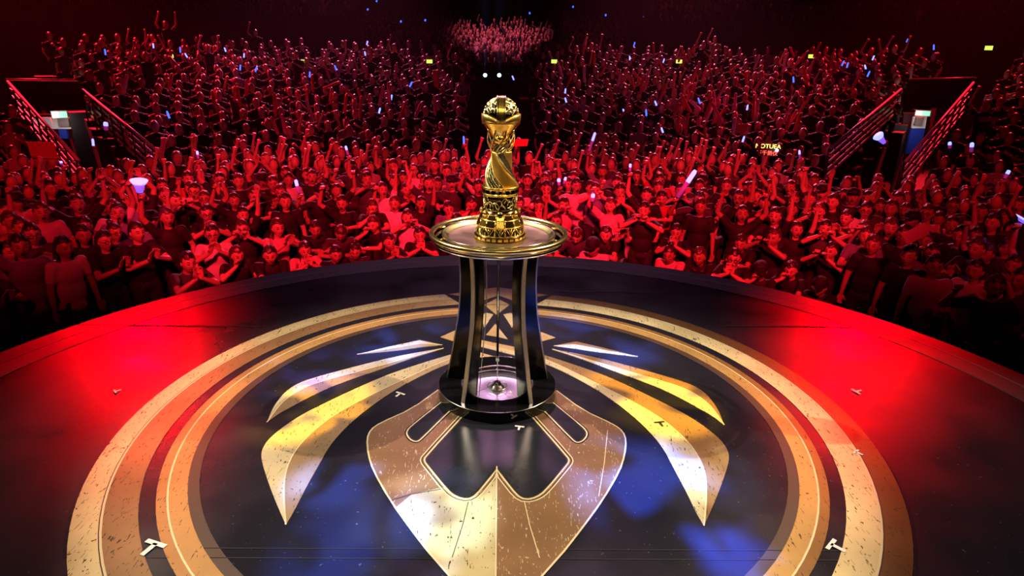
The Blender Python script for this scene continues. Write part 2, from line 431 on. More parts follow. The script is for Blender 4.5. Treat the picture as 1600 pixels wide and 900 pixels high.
def poly(name, pts, m, z=.004, mirror=False):
    if mirror: pts = [(-x, y) for x, y in pts]
    bm = bmesh.new(); prism(bm, pts, .0015, z)
    return stage_part(name, bm, m)
def stroke(name, pts, wd, m, z=.0052, closed=False, mirror=False, off=0.0, clamp=False):
    if mirror: pts = [(-x, y) for x, y in pts]
    P = [Vector((x, y)) for x, y in pts]
    n = len(P); bm = bmesh.new(); L_ = []; R_ = []
    for i, p in enumerate(P):
        a = P[i - 1] if (i > 0 or closed) else p; b = P[(i + 1) % n] if (i < n - 1 or closed) else p
        d1 = (p - a).normalized() if (p - a).length > 1e-9 else None
        d2 = (b - p).normalized() if (b - p).length > 1e-9 else None
        d = ((d1 or d2) + (d2 or d1)).normalized(); nn = Vector((-d.y, d.x))
        k = 1 / max(.5, nn.dot(Vector((-(d1 or d2).y, (d1 or d2).x))))
        c = p + nn * off * k
        L_.append(bm.verts.new((*(c + nn * wd / 2 * k), z))); R_.append(bm.verts.new((*(c - nn * wd / 2 * k), z)))
    for i in range(n if closed else n - 1):
        j = (i + 1) % n; bm.faces.new((L_[i], R_[i], R_[j], L_[j]))
    if clamp:
        for v in bm.verts: v.co.x = max(v.co.x, .001) if mirror else min(v.co.x, -.001)
    bmesh.ops.recalc_face_normals(bm, faces=bm.faces)
    for f in bm.faces:
        if f.normal.z < 0: f.normal_flip()
    return stage_part(name, bm, m)
def smooth(pts, it=2, closed=False):
    for _ in range(it):
        q = []
        n = len(pts)
        rng = range(n) if closed else range(n - 1)
        if not closed: q.append(pts[0])
        for i in rng:
            a, b = pts[i], pts[(i + 1) % n]
            q.append((a[0] * .75 + b[0] * .25, a[1] * .75 + b[1] * .25)); q.append((a[0] * .25 + b[0] * .75, a[1] * .25 + b[1] * .75))
        if not closed: q.append(pts[-1])
        pts = q
    return pts
A_top = smooth([(-0.842, -0.802), (-0.947, -0.629), (-1.048, -0.447), (-1.105, -0.33), (-1.118, -0.25), (-1.105, -0.155), (-1.03, 0.017), (-0.92, 0.164), (-0.733, 0.39), (-0.592, 0.533), (-0.313, 0.748), (-.12, .868)])
A_bot = smooth([(-0.842, -0.802), (-0.833, -0.712), (-0.829, -0.585), (-0.815, -0.40), (-0.806, -0.262), (-0.776, -0.127), (-0.722, 0.021), (-0.652, 0.167), (-0.528, 0.376), (-0.304, 0.640), (-.12, .742)])
A_rid = smooth([(-0.842, -0.802), (-0.89, -0.671), (-0.945, -0.494), (-0.961, -0.346), (-0.940, -0.183), (-0.86, 0.02), (-0.735, 0.196), (-0.571, 0.392), (-0.309, 0.698), (-.12, .806)])
B_top = smooth([(-1.171, -0.045), (-1.190, 0.101), (-1.182, 0.253), (-1.147, 0.355), (-1.07, 0.436), (-0.855, 0.584), (-0.621, 0.733), (-0.348, 0.851)])
B_bot = smooth([(-1.171, -0.045), (-1.139, 0.042), (-1.095, 0.107), (-1.049, 0.182), (-0.986, 0.271), (-0.893, 0.379), (-0.718, 0.531), (-0.529, 0.704), (-0.347, 0.842)])
B_rid = smooth([(-1.171, -0.045), (-1.167, 0.072), (-1.150, 0.191), (-1.09, 0.32), (-0.982, 0.412), (-0.765, 0.557), (-0.531, 0.72), (-0.348, 0.847)])
C_top = [(-0.88, 0.748), (-0.703, 0.862), (-0.516, 0.967), (-0.361, 0.898)]
C_bot = [(-0.88, 0.744), (-0.633, 0.808), (-0.503, 0.855), (-0.361, 0.893)]
C_rid = [(-0.88, 0.746), (-0.683, 0.835), (-0.502, 0.915), (-0.361, 0.895)]
for mir in (False, True):
    for top, bot, rid, far in ((A_top, A_bot, A_rid, mir), (B_top, B_bot, B_rid, False), (C_top, C_bot, C_rid, False)):
        top, bot, rid = list(top), list(bot), list(rid)
        if top is not C_top and len(top) > 30 and mir:     # the right claw runs on past the middle, behind the legs
            pass
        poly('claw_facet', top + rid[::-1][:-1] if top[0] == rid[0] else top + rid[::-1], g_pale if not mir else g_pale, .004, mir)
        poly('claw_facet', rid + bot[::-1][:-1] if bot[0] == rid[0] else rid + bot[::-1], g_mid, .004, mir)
        stroke('claw_ridge', rid, .007, line_pale, .0052, False, mir)
# end of the right claw beyond the middle
poly('claw_facet', [(.12, .868), (.12, .806), (-.13, .935), (-.13, .985)], g_star, .0044)
poly('claw_facet', [(.12, .806), (.12, .742), (-.13, .885), (-.13, .935)], g_mid, .0044)
poly('emblem_shard', [(-.13, .80), (-.02, .731), (-.13, .70)], g_star, .0044)

shield_l = smooth([(-0.333, 0.304), (-0.455, 0.095), (-0.599, -0.045), (-0.635, -0.110), (-0.637, -0.188), (-0.608, -0.313), (-0.559, -0.445), (-0.449, -0.652), (-0.334, -0.835), (-0.236, -0.982), (-0.0, -1.29)], 1)
crease = [(-0.449, -0.652), (-0.364, -0.609), (-0.235, -0.560), (-.10, -.63), (0, -.50)]
hole = smooth([(-0.138, 0.095), (-0.324, -0.340), (-0.326, -0.368), (-0.302, -0.411), (-0.202, -0.579), (-0.165, -0.618), (-0.125, -0.632), (-0.097, -0.608), (-0.046, -0.504), (0.0, -0.409)], 1)
slot = smooth([(-0.459, -0.150), (-0.461, -0.114), (-0.445, -0.067), (-0.311, 0.177), (-.28, .235), (-.19, .175), (-0.241, 0.078), (-0.360, -0.188), (-0.381, -0.221), (-0.409, -0.221), (-0.438, -0.194)], 1, True)
i_cr = min(range(len(shield_l)), key=lambda i: (Vector(shield_l[i]) - Vector(crease[0])).length)
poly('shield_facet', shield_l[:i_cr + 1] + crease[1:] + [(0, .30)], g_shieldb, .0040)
poly('shield_facet', shield_l[i_cr:] + crease[::-1][:-1], g_shield_lit, .0040)
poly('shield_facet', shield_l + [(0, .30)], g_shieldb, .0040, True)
stroke('shield_ridge', [(0, -.41), (0, -1.29)], .006, line_pale, .0062)
stroke('shield_crease', [(-.449, -.652), (-.364, -.609), (-.235, -.572)], .004, line_dark, .0046)
stroke('shield_crease', [(-.118, -.65), (-.135, -.80), (-.165, -.98)], .003, line_dark, .0046)
stroke('shield_crease', [(.118, -.65), (.135, -.80), (.165, -.98)], .0035, line_pale, .0046)
stroke('shield_crease', [(.559, -.1), (.50, -.38), (.44, -.62)], .0035, line_pale, .0046)
for mir in (False, True):
    stroke('shield_outline', shield_l, .008, line_pale, .0048, False, mir)
    hp = hole + [(0, .095)]
    poly('emblem_opening', hp if not mir else hp, black_inlay, .0052, mir)
    poly('emblem_slot', slot, black_inlay, .0052, mir)
    sgn = 1
    stroke('opening_outline', hole + [(.046, -.504)], .006, line_dark, .0058, False, mir, off=(.004 if mir else -.004), clamp=True)
    stroke('opening_outline', hole + [(.046, -.504)], .008, line_pale, .0056, False, mir, off=(.012 if mir else -.012), clamp=True)
    stroke('opening_outline', hole + [(.046, -.504)], .004, line_dark, .0056, False, mir, off=(.024 if mir else -.024), clamp=True)
    stroke('opening_outline', hole + [(.046, -.504)], .006, line_pale, .0056, False, mir, off=(.030 if mir else -.030), clamp=True)
    stroke('slot_outline', slot, .008, line_pale, .0056, True, mir, off=(.010 if mir else -.010))
    stroke('slot_outline', slot, .003, line_dark, .0056, True, mir, off=(.020 if mir else -.020))
# star and crown at the far side
poly('star_facet', [(-.106, 1.608), (-.012, 1.75), (-.012, 1.413)], g_star)
poly('star_facet', [(.083, 1.613), (-.012, 1.75), (-.012, 1.413)], g_pale)
stroke('star_ridge', [(-.106, 1.608), (.083, 1.613)], .008, line_dark)
poly('star_facet', [(-0.020, 1.249), (-0.082, 1.06), (-.004, 1.03)], g_star)
poly('star_facet', [(-0.020, 1.249), (0.064, 0.994), (-.004, 1.03)], g_mid)
poly('star_facet', [(-0.385, 1.019), (-0.285, 1.141), (-0.20, 1.05), (-0.292, 0.954)], g_star)
poly('star_facet', [(0.385, 1.025), (0.262, 1.145), (0.20, 1.05), (0.29, 0.965)], g_star)
for s in (1, -1):
    poly('star_point', [(s * .037, 1.423), (s * .090, 1.455), (s * .125, 1.38), (s * .095, 1.185)], g_mid)
    poly('crown_facet', [(s * .392, 1.825), (s * .19, 1.92), (0, 2.0), (0, 1.81), (s * .10, 1.715), (s * .24, 1.765)], g_star if s < 0 else g_pale)

# vinyl seams, thin dark gaps between the sheets
def seam(pts, wd=.006):
    stroke('floor_seam', pts, wd, mat('seam_gap', (.004, .003, .004), .6), .0036 if True else 0)
seam([(-2.86, 1.17), (-2.2, 1.168), (-1.60, 1.165)], .014)
seam([(.45, 1.915), (1.0, 1.92), (1.35, 1.90)], .012)
seam([(1.6, 1.25), (2.1, 1.255), (2.5, 1.245)], .014)
seam([(-1.5, -.98), (0, -.985), (1.5, -.99)], .003)
seam([(-1.5, -.93), (0, -.935), (1.5, -.94)], .003)
tape = mat('white_tape', (.75, .72, .74), .6)
TAPES = [(-1.302, -.91, -.35, .055, 'white T-shaped tape mark between the gold rings at near left'),
         (1.312, -.907, .75, .045, 'white T-shaped tape mark between the gold rings at near right'),
         (-.538, .258, -.5, .035, 'small grey T-shaped tape mark left of the table base'),
         (.114, -.073, -.2, .028, 'small T-shaped tape mark just in front of the table base'),
         (2.046, .315, 1.9, .035, 'small white T-shaped tape mark on the red-lit floor at right'),
         (-2.102, .258, 2.3, .025, 'tiny white tape scrap on the red-lit floor at left'),
         (1.738, -.278, .6, .028, 'small white tape mark on the outer gold ring at right')]
for x, y, a, s, lab in TAPES:
    bm = bmesh.new(); box(bm, (0, 0, .001), (s * 1.7, s * .36, .0012)); box(bm, (0, -s * .6, .001), (s * .36, s * 1.2, .0012))
    o = obj('tape_mark', bm, tape); o.location = (x, y, .0055); o.rotation_euler = (0, 0, a); tag(o, lab, 'tape')
bm = bmesh.new(); s = .034; box(bm, (0, 0, .001), (s * 1.7, s * .36, .0012)); box(bm, (0, -s * .6, .001), (s * .36, s * 1.2, .0012))
o = obj('tape_mark', bm, line_dark); o.location = (.84, -.023, .0055); o.rotation_euler = (0, 0, .2)
tag(o, 'small black T-shaped tape mark on the large right gold claw', 'tape')

# ================================================================== TABLE
TX, TY = -.002, .282
chrome = mat('polished_chrome', (.85, .85, .88), .18, 1.0)
brushed = mat('brushed_silver_edge', (.62, .60, .64), .30, .9)
gold_rim = mat('gold_plated_rim', (1.0, .78, .34), .24, 1.0)
tray_gold = mat('gold_tray', (.90, .74, .42), .34, 1.0, noise_amt=.5, noise_scale=9)
glossblack = mat('gloss_black_panel', (.004, .004, .005), .12, 0, spec=.6)
table = empty('trophy_table', (TX, TY, 0))
tag(table, 'round trophy table with a gold and chrome rim on four curved black legs', 'table')
T = lambda name, bm, m, smooth=True, parent=None: obj(name, bm, m, parent or table, smooth)
bm = bmesh.new()
lathe(bm, [(0.205, 0), (.322, 0), (.326, .003), (.326, .060), (.323, .066), (.205, .066), (.200, .060), (.200, .02), (.205, 0)], 96)
base = T('base_disc', bm, glossblack, False)
for v_ in base.data.polygons: v_.use_smooth = False
bm = bmesh.new(); torus(bm, .3245, .0022, .0655, 96, 6); T('edge_trim', bm, chrome, True, base)
bm = bmesh.new(); torus(bm, .201, .0035, .0665, 80, 8); T('recess_rim', bm, chrome, True, base)
bm = bmesh.new(); torus(bm, .1815, .0016, .052, 80, 6); T('recess_rim', bm, chrome, True, base)
bm = bmesh.new(); lathe(bm, [(.200, .030), (.15, .022), (.09, .020), (.05, .024), (0, .026)], 72)
T('mirror_bowl', bm, mat('mirror_bowl', (.75, .77, .82), .28, 1.0), True, base)
led = mat('led_dot', (.5, .3, .5), .3, 0, (0.9, .45, .8), .55)
bm = bmesh.new()
for k in range(44):
    a = R(20) + R(140) * k / 43
    box(bm, (.191 * math.cos(a), .191 * math.sin(a), .045), (.0035, .0035, .006))
o = T('led_strip', bm, led, False, base); o['kind'] = 'stuff'
# hub
bm = bmesh.new(); lathe(bm, [(0, .024), (.046, .024), (.046, .034), (.036, .040), (.03, .052), (.02, .056), (.018, .07), (.010, .075), (0, .075)], 40)
hub = T('hub', bm, chrome, True)
bm = bmesh.new(); torus(bm, .054, .0022, .045, 40, 6); T('hub_ring', bm, chrome, True, hub)
bm = bmesh.new(); tube(bm, [(.03, -.01, .05), (.07, -.06, .045), (.11, -.12, .04)], .0018, 6); T('hub_wire', bm, gold_rim, True, hub)
bm = bmesh.new(); tube(bm, [(-.03, .0, .05), (-.07, -.04, .045), (-.12, -.07, .04)], .0014, 6); T('hub_wire', bm, chrome, True, hub)
bm = bmesh.new()
lathe(bm, [(.003, .07), (.003, .20), (.011, .20), (.011, .235), (.007, .24), (.007, .905), (.0, .905)], 20)
T('centre_rod', bm, chrome)
# legs: radial fins, waisted, with a silver outer edge
ZS = [.066, .20, .32, .47, .62, .76, .895]
RO = [.288, .262, .240, .214, .203, .205, .222]
RI = [.185, .172, .155, .135, .125, .127, .140]
def lerp_prof(zs, vs, n=24):
    out = []
    for i in range(n + 1):
        z = zs[0] + (zs[-1] - zs[0]) * i / n
        out.append((z, float(np.interp(z, zs, vs))))
    # light smoothing
    for _ in range(3):
        out = [out[0]] + [(out[i][0], (out[i - 1][1] + out[i][1] * 2 + out[i + 1][1]) / 4) for i in range(1, n)] + [out[-1]]
    return out
po, pi_ = lerp_prof(ZS, RO), lerp_prof(ZS, RI)
def fin(t, inner, outer):
    bm = bmesh.new(); rings = []
    for (z, a), (_, b) in zip(inner, outer):
        rings.append([bm.verts.new((a, -t, z)), bm.verts.new((b, -t, z)), bm.verts.new((b, t, z)), bm.verts.new((a, t, z))])
    for p, q in zip(rings, rings[1:]):
        for k in range(4): bm.faces.new((p[k], p[(k + 1) % 4], q[(k + 1) % 4], q[k]))
    bm.faces.new(list(reversed(rings[0]))); bm.faces.new(rings[-1])
    return bm
leg_me = None
for ang in (-128, -52, 12, 168):
    leg = T('leg', fin(.0085, pi_, [(z, r - .004) for z, r in po]), glossblack, False)
    leg.rotation_euler = (0, 0, R(ang))
    e = obj('leg_edge', fin(.0115, [(z, r - .004) for z, r in po], [(z, r + .003) for z, r in po]), brushed, leg)
    e['label'] = 'brushed silver edge strip'
    bm = bmesh.new(); tube(bm, [(r - .006, .019, z) for z, r in pi_], .0026, 6)  # chrome rod stands in for the reflection along the inner edge
    s_ = obj('leg_glint_rod', bm, chrome, leg, True)
# top: two rim tubes, struts, tray
bm = bmesh.new(); torus(bm, .3415, .0135, .925, 128, 14); T('rim_tube', bm, gold_rim)
bm = bmesh.new(); torus(bm, .327, .010, .893, 128, 12); T('lower_rim_tube', bm, chrome)
bm = bmesh.new()
lathe(bm, [(0, .890), (.235, .890), (.262, .898), (.285, .912), (.290, .925), (.284, .930), (.276, .926), (.268, .913), (.250, .908), (.20, .9065), (0, .9065)], 110)
T('tray', bm, tray_gold)
bm = bmesh.new(); torus(bm, .287, .0035, .929, 110, 8); T('tray_rim', bm, chrome)
bm = bmesh.new(); lathe(bm, [(0, .872), (.30, .872), (.322, .880), (.322, .888), (0, .889)], 96); T('top_underplate', bm, glossblack)
for k in range(8):
    a = R(22.5 + 45 * k)
    for da in (-.022, .022):
        bm = bmesh.new(); tube(bm, [(.283 * math.cos(a + da), .283 * math.sin(a + da), .922), (.333 * math.cos(a + da), .333 * math.sin(a + da), .918)], .0035, 8)
        T('rim_strut', bm, gold_rim)

# ================================================================== TROPHY
tz0 = .9065
gold = mat('trophy_gold', (1.0, .66, .16), .26, 1.0)
gold_pale = mat('trophy_pale_gold', (.95, .82, .42), .26, 1.0)
steel = mat('trophy_dark_steel', (.06, .055, .045), .25, 1.0)
hollow_shade = mat('trophy_hollow_shade', (.012, .008, .005), .5, .3)
trophy = empty('trophy', (.004, TY, tz0))
tag(trophy, 'tall golden trophy with an openwork ball on a twisted column, standing on the tray', 'trophy')
Y = lambda name, bm, m, smooth=True, parent=None: obj(name, bm, m, parent or trophy, smooth)
# --- faceted bell foot
NB = 14
bronze2 = mat('panel_bronze', (.34, .20, .06), .22, 1.0)
def facet_ring(z0, r0, z1, r1, n, gap=.06, proud=.0):
    """separate panels between edge bars"""
    out = []
    for k in range(n):
        a0, a1 = 2 * PI * (k + gap) / n, 2 * PI * (k + 1 - gap) / n
        out.append([Vector((r0 * math.cos(a0), r0 * math.sin(a0), z0)), Vector((r0 * math.cos(a1), r0 * math.sin(a1), z0)),
                    Vector((r1 * math.cos(a1), r1 * math.sin(a1), z1)), Vector((r1 * math.cos(a0), r1 * math.sin(a0), z1))])
    return out
bm = bmesh.new(); lathe(bm, [(0, 0), (.128, 0), (.131, .004), (.131, .020), (.127, .024), (.118, .028), (.112, .062), (.100, .098), (.088, .122), (.078, .150), (0, .150)], 56)
foot = Y('foot', bm, mat('foot_bronze', (.10, .06, .025), .22, 1.0))
for (z0, r0, z1, r1, n, style) in ((.027, .122, .068, .115, NB, 'v'), (.070, .117, .102, .104, NB, 'p'), (.104, .103, .128, .092, NB, 'p')):
    for k_p, P in enumerate(facet_ring(z0, r0, z1, r1, n)):
        c = sum(P, Vector()) / 4; nrm = (P[1] - P[0]).cross(P[3] - P[0]).normalized()
        if nrm.dot(Vector((c.x, c.y, 0))) < 0: nrm = -nrm
        bm = bmesh.new()
        f = [bm.verts.new(p + nrm * .001) for p in P]; g = [bm.verts.new(c + (p - c) * .86 + nrm * .004) for p in P]
        bm.faces.new(g)
        for q in range(4): bm.faces.new((f[q], f[(q + 1) % 4], g[(q + 1) % 4], g[q]))
        pn = obj('foot_panel', bm, steel if style == 'v' else (bronze2 if k_p % 2 else gold), foot)
    # edge wires
    bm = bmesh.new()
    for k in range(n):
        a = 2 * PI * k / n
        tube(bm, [(r0 * math.cos(a), r0 * math.sin(a), z0), (r1 * math.cos(a), r1 * math.sin(a), z1)], .0022, 6)
        if style == 'v':
            am = 2 * PI * (k + .5) / n; a2 = 2 * PI * (k + 1) / n
            e = 1.035
            tube(bm, [(r1 * e * math.cos(a + .03), r1 * e * math.sin(a + .03), z1), (r0 * e * math.cos(am), r0 * e * math.sin(am), z0 + .004), (r1 * e * math.cos(a2 - .03), r1 * e * math.sin(a2 - .03), z1)], .0015, 5)
            tube(bm, [(r1 * e * math.cos(am - .06), r1 * e * math.sin(am - .06), z1), (r0 * e * math.cos(am), r0 * e * math.sin(am), z0 + .016), (r1 * e * math.cos(am + .06), r1 * e * math.sin(am + .06), z1)], .0012, 5)
    torus(bm, r0, .0028, z0, 64, 6); torus(bm, r1, .0028, z1, 64, 6)
    o = Y('foot_wire', bm, gold, True, foot); o['kind'] = 'stuff'
bm = bmesh.new()
for k in range(28):
    a = 2 * PI * k / 28
    box(bm, (0, 0, 0), (.004, .020, .011), Matrix.Rotation(a, 4, 'Z') @ Matrix.Translation((.1315, 0, .012)))
o = Y('foot_plaque', bm, gold, False, foot); o['kind'] = 'stuff'
# round bosses on the shoulder
for k in range(7):
    a = R(-90) + 2 * PI * k / 7
    bm = bmesh.new(); bmesh.ops.create_uvsphere(bm, u_segments=14, v_segments=10, radius=.0135)
    o = Y('foot_boss', bm, steel if k == 0 else gold, True, foot); o.location = (.095 * math.cos(a), .095 * math.sin(a), .133)
    bm = bmesh.new(); torus(bm, .0135, .0026, 0, 20, 6)
    o2 = Y('boss_ring', bm, gold_pale, True, foot); o2.location = (.099 * math.cos(a), .099 * math.sin(a), .134); o2.rotation_euler = (0, PI / 2, a)
# --- chased waist
bm = bmesh.new(); lathe(bm, [(.070, .140), (.083, .150), (.080, .165), (.074, .185), (.079, .203), (.083, .214), (.070, .222)], 56)
waist = Y('waist', bm, mat('waist_bronze', (.10, .06, .03), .25, 1.0))
rnd = random.Random(5)
bm = bmesh.new()
for k in range(34):
    a = 2 * PI * k / 34; z = .158 + .045 * rnd.random(); s = rnd.choice((-1, 1))
    pts = []
    for i in range(9):
        t = i / 8; q = a + s * .22 * math.cos(PI * t * 1.6); zz = z + .022 * math.sin(PI * t * 1.7) - .004
        rr = .0825 + .002 * math.sin(6 * t)
        pts.append((rr * math.cos(q), rr * math.sin(q), zz))
    tube(bm, pts, .0022, 5)
o = Y('waist_scroll', bm, gold_pale, True, waist); o['kind'] = 'stuff'
# --- collar
bm = bmesh.new(); lathe(bm, [(.075, .219), (.088, .219), (.092, .223), (.092, .228), (.0885, .230), (.0885, .252), (.093, .254), (.093, .262), (.088, .265), (.06, .265)], 64)
collar = Y('collar', bm, gold)
bm = bmesh.new()
for k in range(16):
    a = R(-90) + 2 * PI * k / 16
    M = Matrix.Rotation(a, 4, 'Z') @ Matrix.Translation((.0885, 0, .241))
    box(bm, (0, 0, 0), (.003, .022, .014), M)
o = Y('collar_panel', bm, steel, False, collar); o['kind'] = 'stuff'
bm = bmesh.new(); torus(bm, .011, .0025, 0, 20, 6); o = Y('collar_medallion', bm, gold_pale, True, collar); o.location = (0, -.092, .241); o.rotation_euler = (PI / 2, 0, 0)
# --- twisted column: broad bands winding up
def column_pt(a, z, extra=0.0, lob=.010):
    t = (z - .262) / (.432 - .262)
    r = float(np.interp(t, [0, .25, .55, .8, 1], [.078, .069, .055, .047, .045]))
    tw = -2.1 * t
    return a + tw, r + extra + lob * math.cos(3 * a) * (1 - .5 * t)
def twist_band(a0, a1, extra, thick, n=10, m=26, z0=.262, z1=.432):
    bm = bmesh.new(); V = []
    for lay in (extra + thick, extra):
        L_ = []
        for j in range(m + 1):
            z = z0 + (z1 - z0) * j / m; row = []
            for i in range(n + 1):
                s = i / n; a = a0 + (a1 - a0) * s
                b, r = column_pt(a, z, lay - (.006 * (2 * s - 1) ** 4 if lay > extra else 0))
                row.append(bm.verts.new((r * math.cos(b), r * math.sin(b), z)))
            L_.append(row)
        V.append(L_)
    o_, i_ = V
    for j in range(m):
        for i in range(n):
            bm.faces.new((o_[j][i], o_[j][i + 1], o_[j + 1][i + 1], o_[j + 1][i]))
            bm.faces.new((i_[j][i], i_[j + 1][i], i_[j + 1][i + 1], i_[j][i + 1]))
        bm.faces.new((o_[j][0], o_[j + 1][0], i_[j + 1][0], i_[j][0])); bm.faces.new((o_[j][n], i_[j][n], i_[j + 1][n], o_[j + 1][n]))
    for i in range(n):
        bm.faces.new((o_[0][i], i_[0][i], i_[0][i + 1], o_[0][i + 1])); bm.faces.new((o_[m][i], o_[m][i + 1], i_[m][i + 1], i_[m][i]))
    return bm
satin = mat('satin_gold', (1.0, .60, .12), .45, 1.0)
col_core = Y('column_core', twist_band(0, 2 * PI * .9999, -.012, .008, 48, 26), steel)
base_a = R(-195)
for k, mm in enumerate((mat('satin_pale_gold', (.95, .84, .46), .42, 1.0), satin, satin)):
    a0 = base_a + k * 2 * PI / 3
    o = Y('column_band', twist_band(a0, a0 + R(74), -.004, .010), mm)
    for e in (0, R(74)):
        bm = bmesh.new(); pts = []
        for j in range(27):
            z = .262 + .17 * j / 26; b, r = column_pt(a0 + e, z, .003); pts.append((r * math.cos(b), r * math.sin(b), z))
        tube(bm, pts, .0026, 6); Y('band_edge', bm, gold_pale, True, o)
bm = bmesh.new()
for k in range(3):
    for q in (82, 92, 102, 112):
        a0 = base_a + k * 2 * PI / 3 + R(q); pts = []
        for j in range(27):
            z = .262 + .17 * j / 26; b, r = column_pt(a0, z, -.002 + .0015 * math.sin(j * 1.9 + q)); pts.append((r * math.cos(b), r * math.sin(b), z))
        tube(bm, pts, .0018, 5)
o = Y('column_filigree', bm, gold_pale); o['kind'] = 'stuff'
# --- open neck: curved arms round a dark hollow
bm = bmesh.new(); lathe(bm, [(.040, .428), (.030, .45), (.026, .475), (.030, .50), (.042, .515)], 40)
neck = Y('neck_hollow_shade', bm, hollow_shade)  # near-black core carries the shade inside the open neck
for k in range(8):
    a = R(-90 + 22.5) + 2 * PI * k / 8
    bm = bmesh.new(); pts = []
    for i in range(17):
        t = i / 16; r = .044 + .023 * math.sin(PI * (t ** .8) * .62); q = a - .9 * (1 - t) ** 1.5
        pts.append((r * math.cos(q), r * math.sin(q), .428 + .11 * t))
    tube(bm, pts, .0040, 7); Y('neck_arm', bm, gold_pale if k % 2 else gold, True)
bm = bmesh.new()
for k in range(16):
    a = 2 * PI * k / 16; pts = []
    for i in range(9):
        t = i / 8; r = .047 + .010 * t; q = a + 1.1 * t
        pts.append((r * math.cos(q), r * math.sin(q), .428 + .045 * t))
    tube(bm, pts, .0020, 5)
o = Y('neck_scroll', bm, gold); o['kind'] = 'stuff'
# --- ball
bc = Vector((0, 0, .603))
bm = bmesh.new(); lathe(bm, [(0, -.118), (.022, -.116), (.046, -.104), (.055, -.088), (.062, -.072), (.078, -.052), (.088, -.040), (.0905, -.036)], 64)
o = Y('ball_cup', bm, gold); o.location = bc
ball = Y('ball', bmesh.new(), steel)
me = ball.data; bm = bmesh.new(); bmesh.ops.create_uvsphere(bm, u_segments=40, v_segments=24, radius=.076)
for f in bm.faces: f.smooth = True
bm.to_mesh(me); bm.free(); ball.location = bc
# equatorial flared band with a V dip at the front
bm = bmesh.new(); n = 96; rows = []
prof = [(.0905, -.040), (.0945, -.012), (.0945, .006), (.0890, .008), (.0870, -.02)]
for i in range(n):
    a = 2 * PI * i / n; dip = .024 * max(0, math.cos(a + PI / 2)) ** 6
    row = []
    for q, (r, z) in enumerate(prof):
        zz = z - (dip if 1 <= q <= 3 else dip * .3); rr = r - (.010 * max(0, math.cos(a + PI / 2)) ** 6)
        row.append(bm.verts.new((rr * math.cos(a), rr * math.sin(a), zz)))
    rows.append(row)
for i in range(n):
    for q in range(len(prof)):
        bm.faces.new((rows[i][q], rows[(i + 1) % n][q], rows[(i + 1) % n][(q + 1) % 5], rows[i][(q + 1) % 5]))
o = Y('ball_band', bm, mat('satin_band_gold', (1.0, .70, .20), .36, 1.0)); o.location = bc
# meridian strap over the top (two rails and a middle strip)
def meridian(y0, y1, r0, r1, a_from, a_to, n=40):
    bm = bmesh.new(); rings = []
    for i in range(n + 1):
        a = a_from + (a_to - a_from) * i / n
        rings.append([bm.verts.new((y0, -r0 * math.cos(a), r0 * math.sin(a))), bm.verts.new((y1, -r0 * math.cos(a), r0 * math.sin(a))),
                      bm.verts.new((y1, -r1 * math.cos(a), r1 * math.sin(a))), bm.verts.new((y0, -r1 * math.cos(a), r1 * math.sin(a)))])
    for p, q in zip(rings, rings[1:]):
        for k in range(4): bm.faces.new((p[k], p[(k + 1) % 4], q[(k + 1) % 4], q[k]))
    bm.faces.new(rings[0]); bm.faces.new(list(reversed(rings[-1])))
    bmesh.ops.recalc_face_normals(bm, faces=bm.faces)
    return bm
for y0, y1, r1, mm in ((-.013, .013, .0905, gold), (-.021, -.0165, .0915, gold_pale), (.0165, .021, .0915, gold_pale), (-.021, .021, .086, steel)):
    o = Y('ball_strap', meridian(y0, y1, .078, r1, R(-20), R(200)), mm, False); o.location = bc
# openwork scrolls over the ball
bm = bmesh.new(); rnd = random.Random(11)
for k in range(95):
    u = rnd.uniform(0, 2 * PI); v0 = rnd.uniform(.05, 1.25)
    pts = []; s = rnd.choice((-1, 1)); l = rnd.uniform(.25, .5)
    for i in range(10):
        t = i / 9; a = u + s * l * math.cos(t * 4.2) * t / max(.25, math.cos(v0)); e = v0 + l * .6 * math.sin(t * 4.2) * (1 - .4 * t)
        e = min(max(e, .0), 1.5); rr = .0825
        pts.append((rr * math.cos(e) * math.cos(a), rr * math.cos(e) * math.sin(a), rr * math.sin(e)))
    if any((Vector(pts[i]) - Vector(pts[i + 1])).length < 1e-5 for i in range(9)): continue
    tube(bm, pts, .0042, 5)
o = Y('ball_scroll', bm, gold_pale); o.location = bc; o['kind'] = 'stuff'
# medallion under the ball, front
bm = bmesh.new(); lathe(bm, [(0, .012), (.010, .012), (.012, .008), (.017, .008), (.019, .012), (.024, .012), (.027, .004), (.03, -.004)], 32)
o = Y('ball_medallion', bm, gold); o.location = (0, -.046, .500); o.rotation_euler = (R(62), 0, 0); o.scale = (1.25, 1, 1)

# ================================================================== PEOPLE
skin_m = mat('skin', (.55, .33, .24), .42)
skin2_m = mat('skin_tan', (.42, .24, .16), .42)
eye_m = mat('eye_dark', (.09, .05, .04), .35)
lip_m = mat('lips', (.30, .07, .06), .35)
mouth_m = mat('open_mouth', (.035, .008, .008), .5)
hair_mats = [mat('black_hair', (.022, .016, .016), .45, spec=1.0), mat('brown_hair', (.06, .03, .02), .45, spec=1.0)]
SHIRTS = {'black': mat('black_cotton', (.010, .010, .012), .75), 'dark grey': mat('dark_grey_cotton', (.045, .045, .05), .75),
          'white': mat('white_cotton', (.62, .62, .64), .75), 'red': mat('red_cotton', (.45, .04, .04), .75),
          'grey-blue': mat('grey_blue_cotton', (.16, .18, .28), .75), 'pale pink': mat('pink_cotton', (.60, .36, .40), .75)}
trouser_m = [mat('dark_denim', (.012, .014, .022), .8), mat('black_trouser_cloth', (.007, .007, .008), .8)]

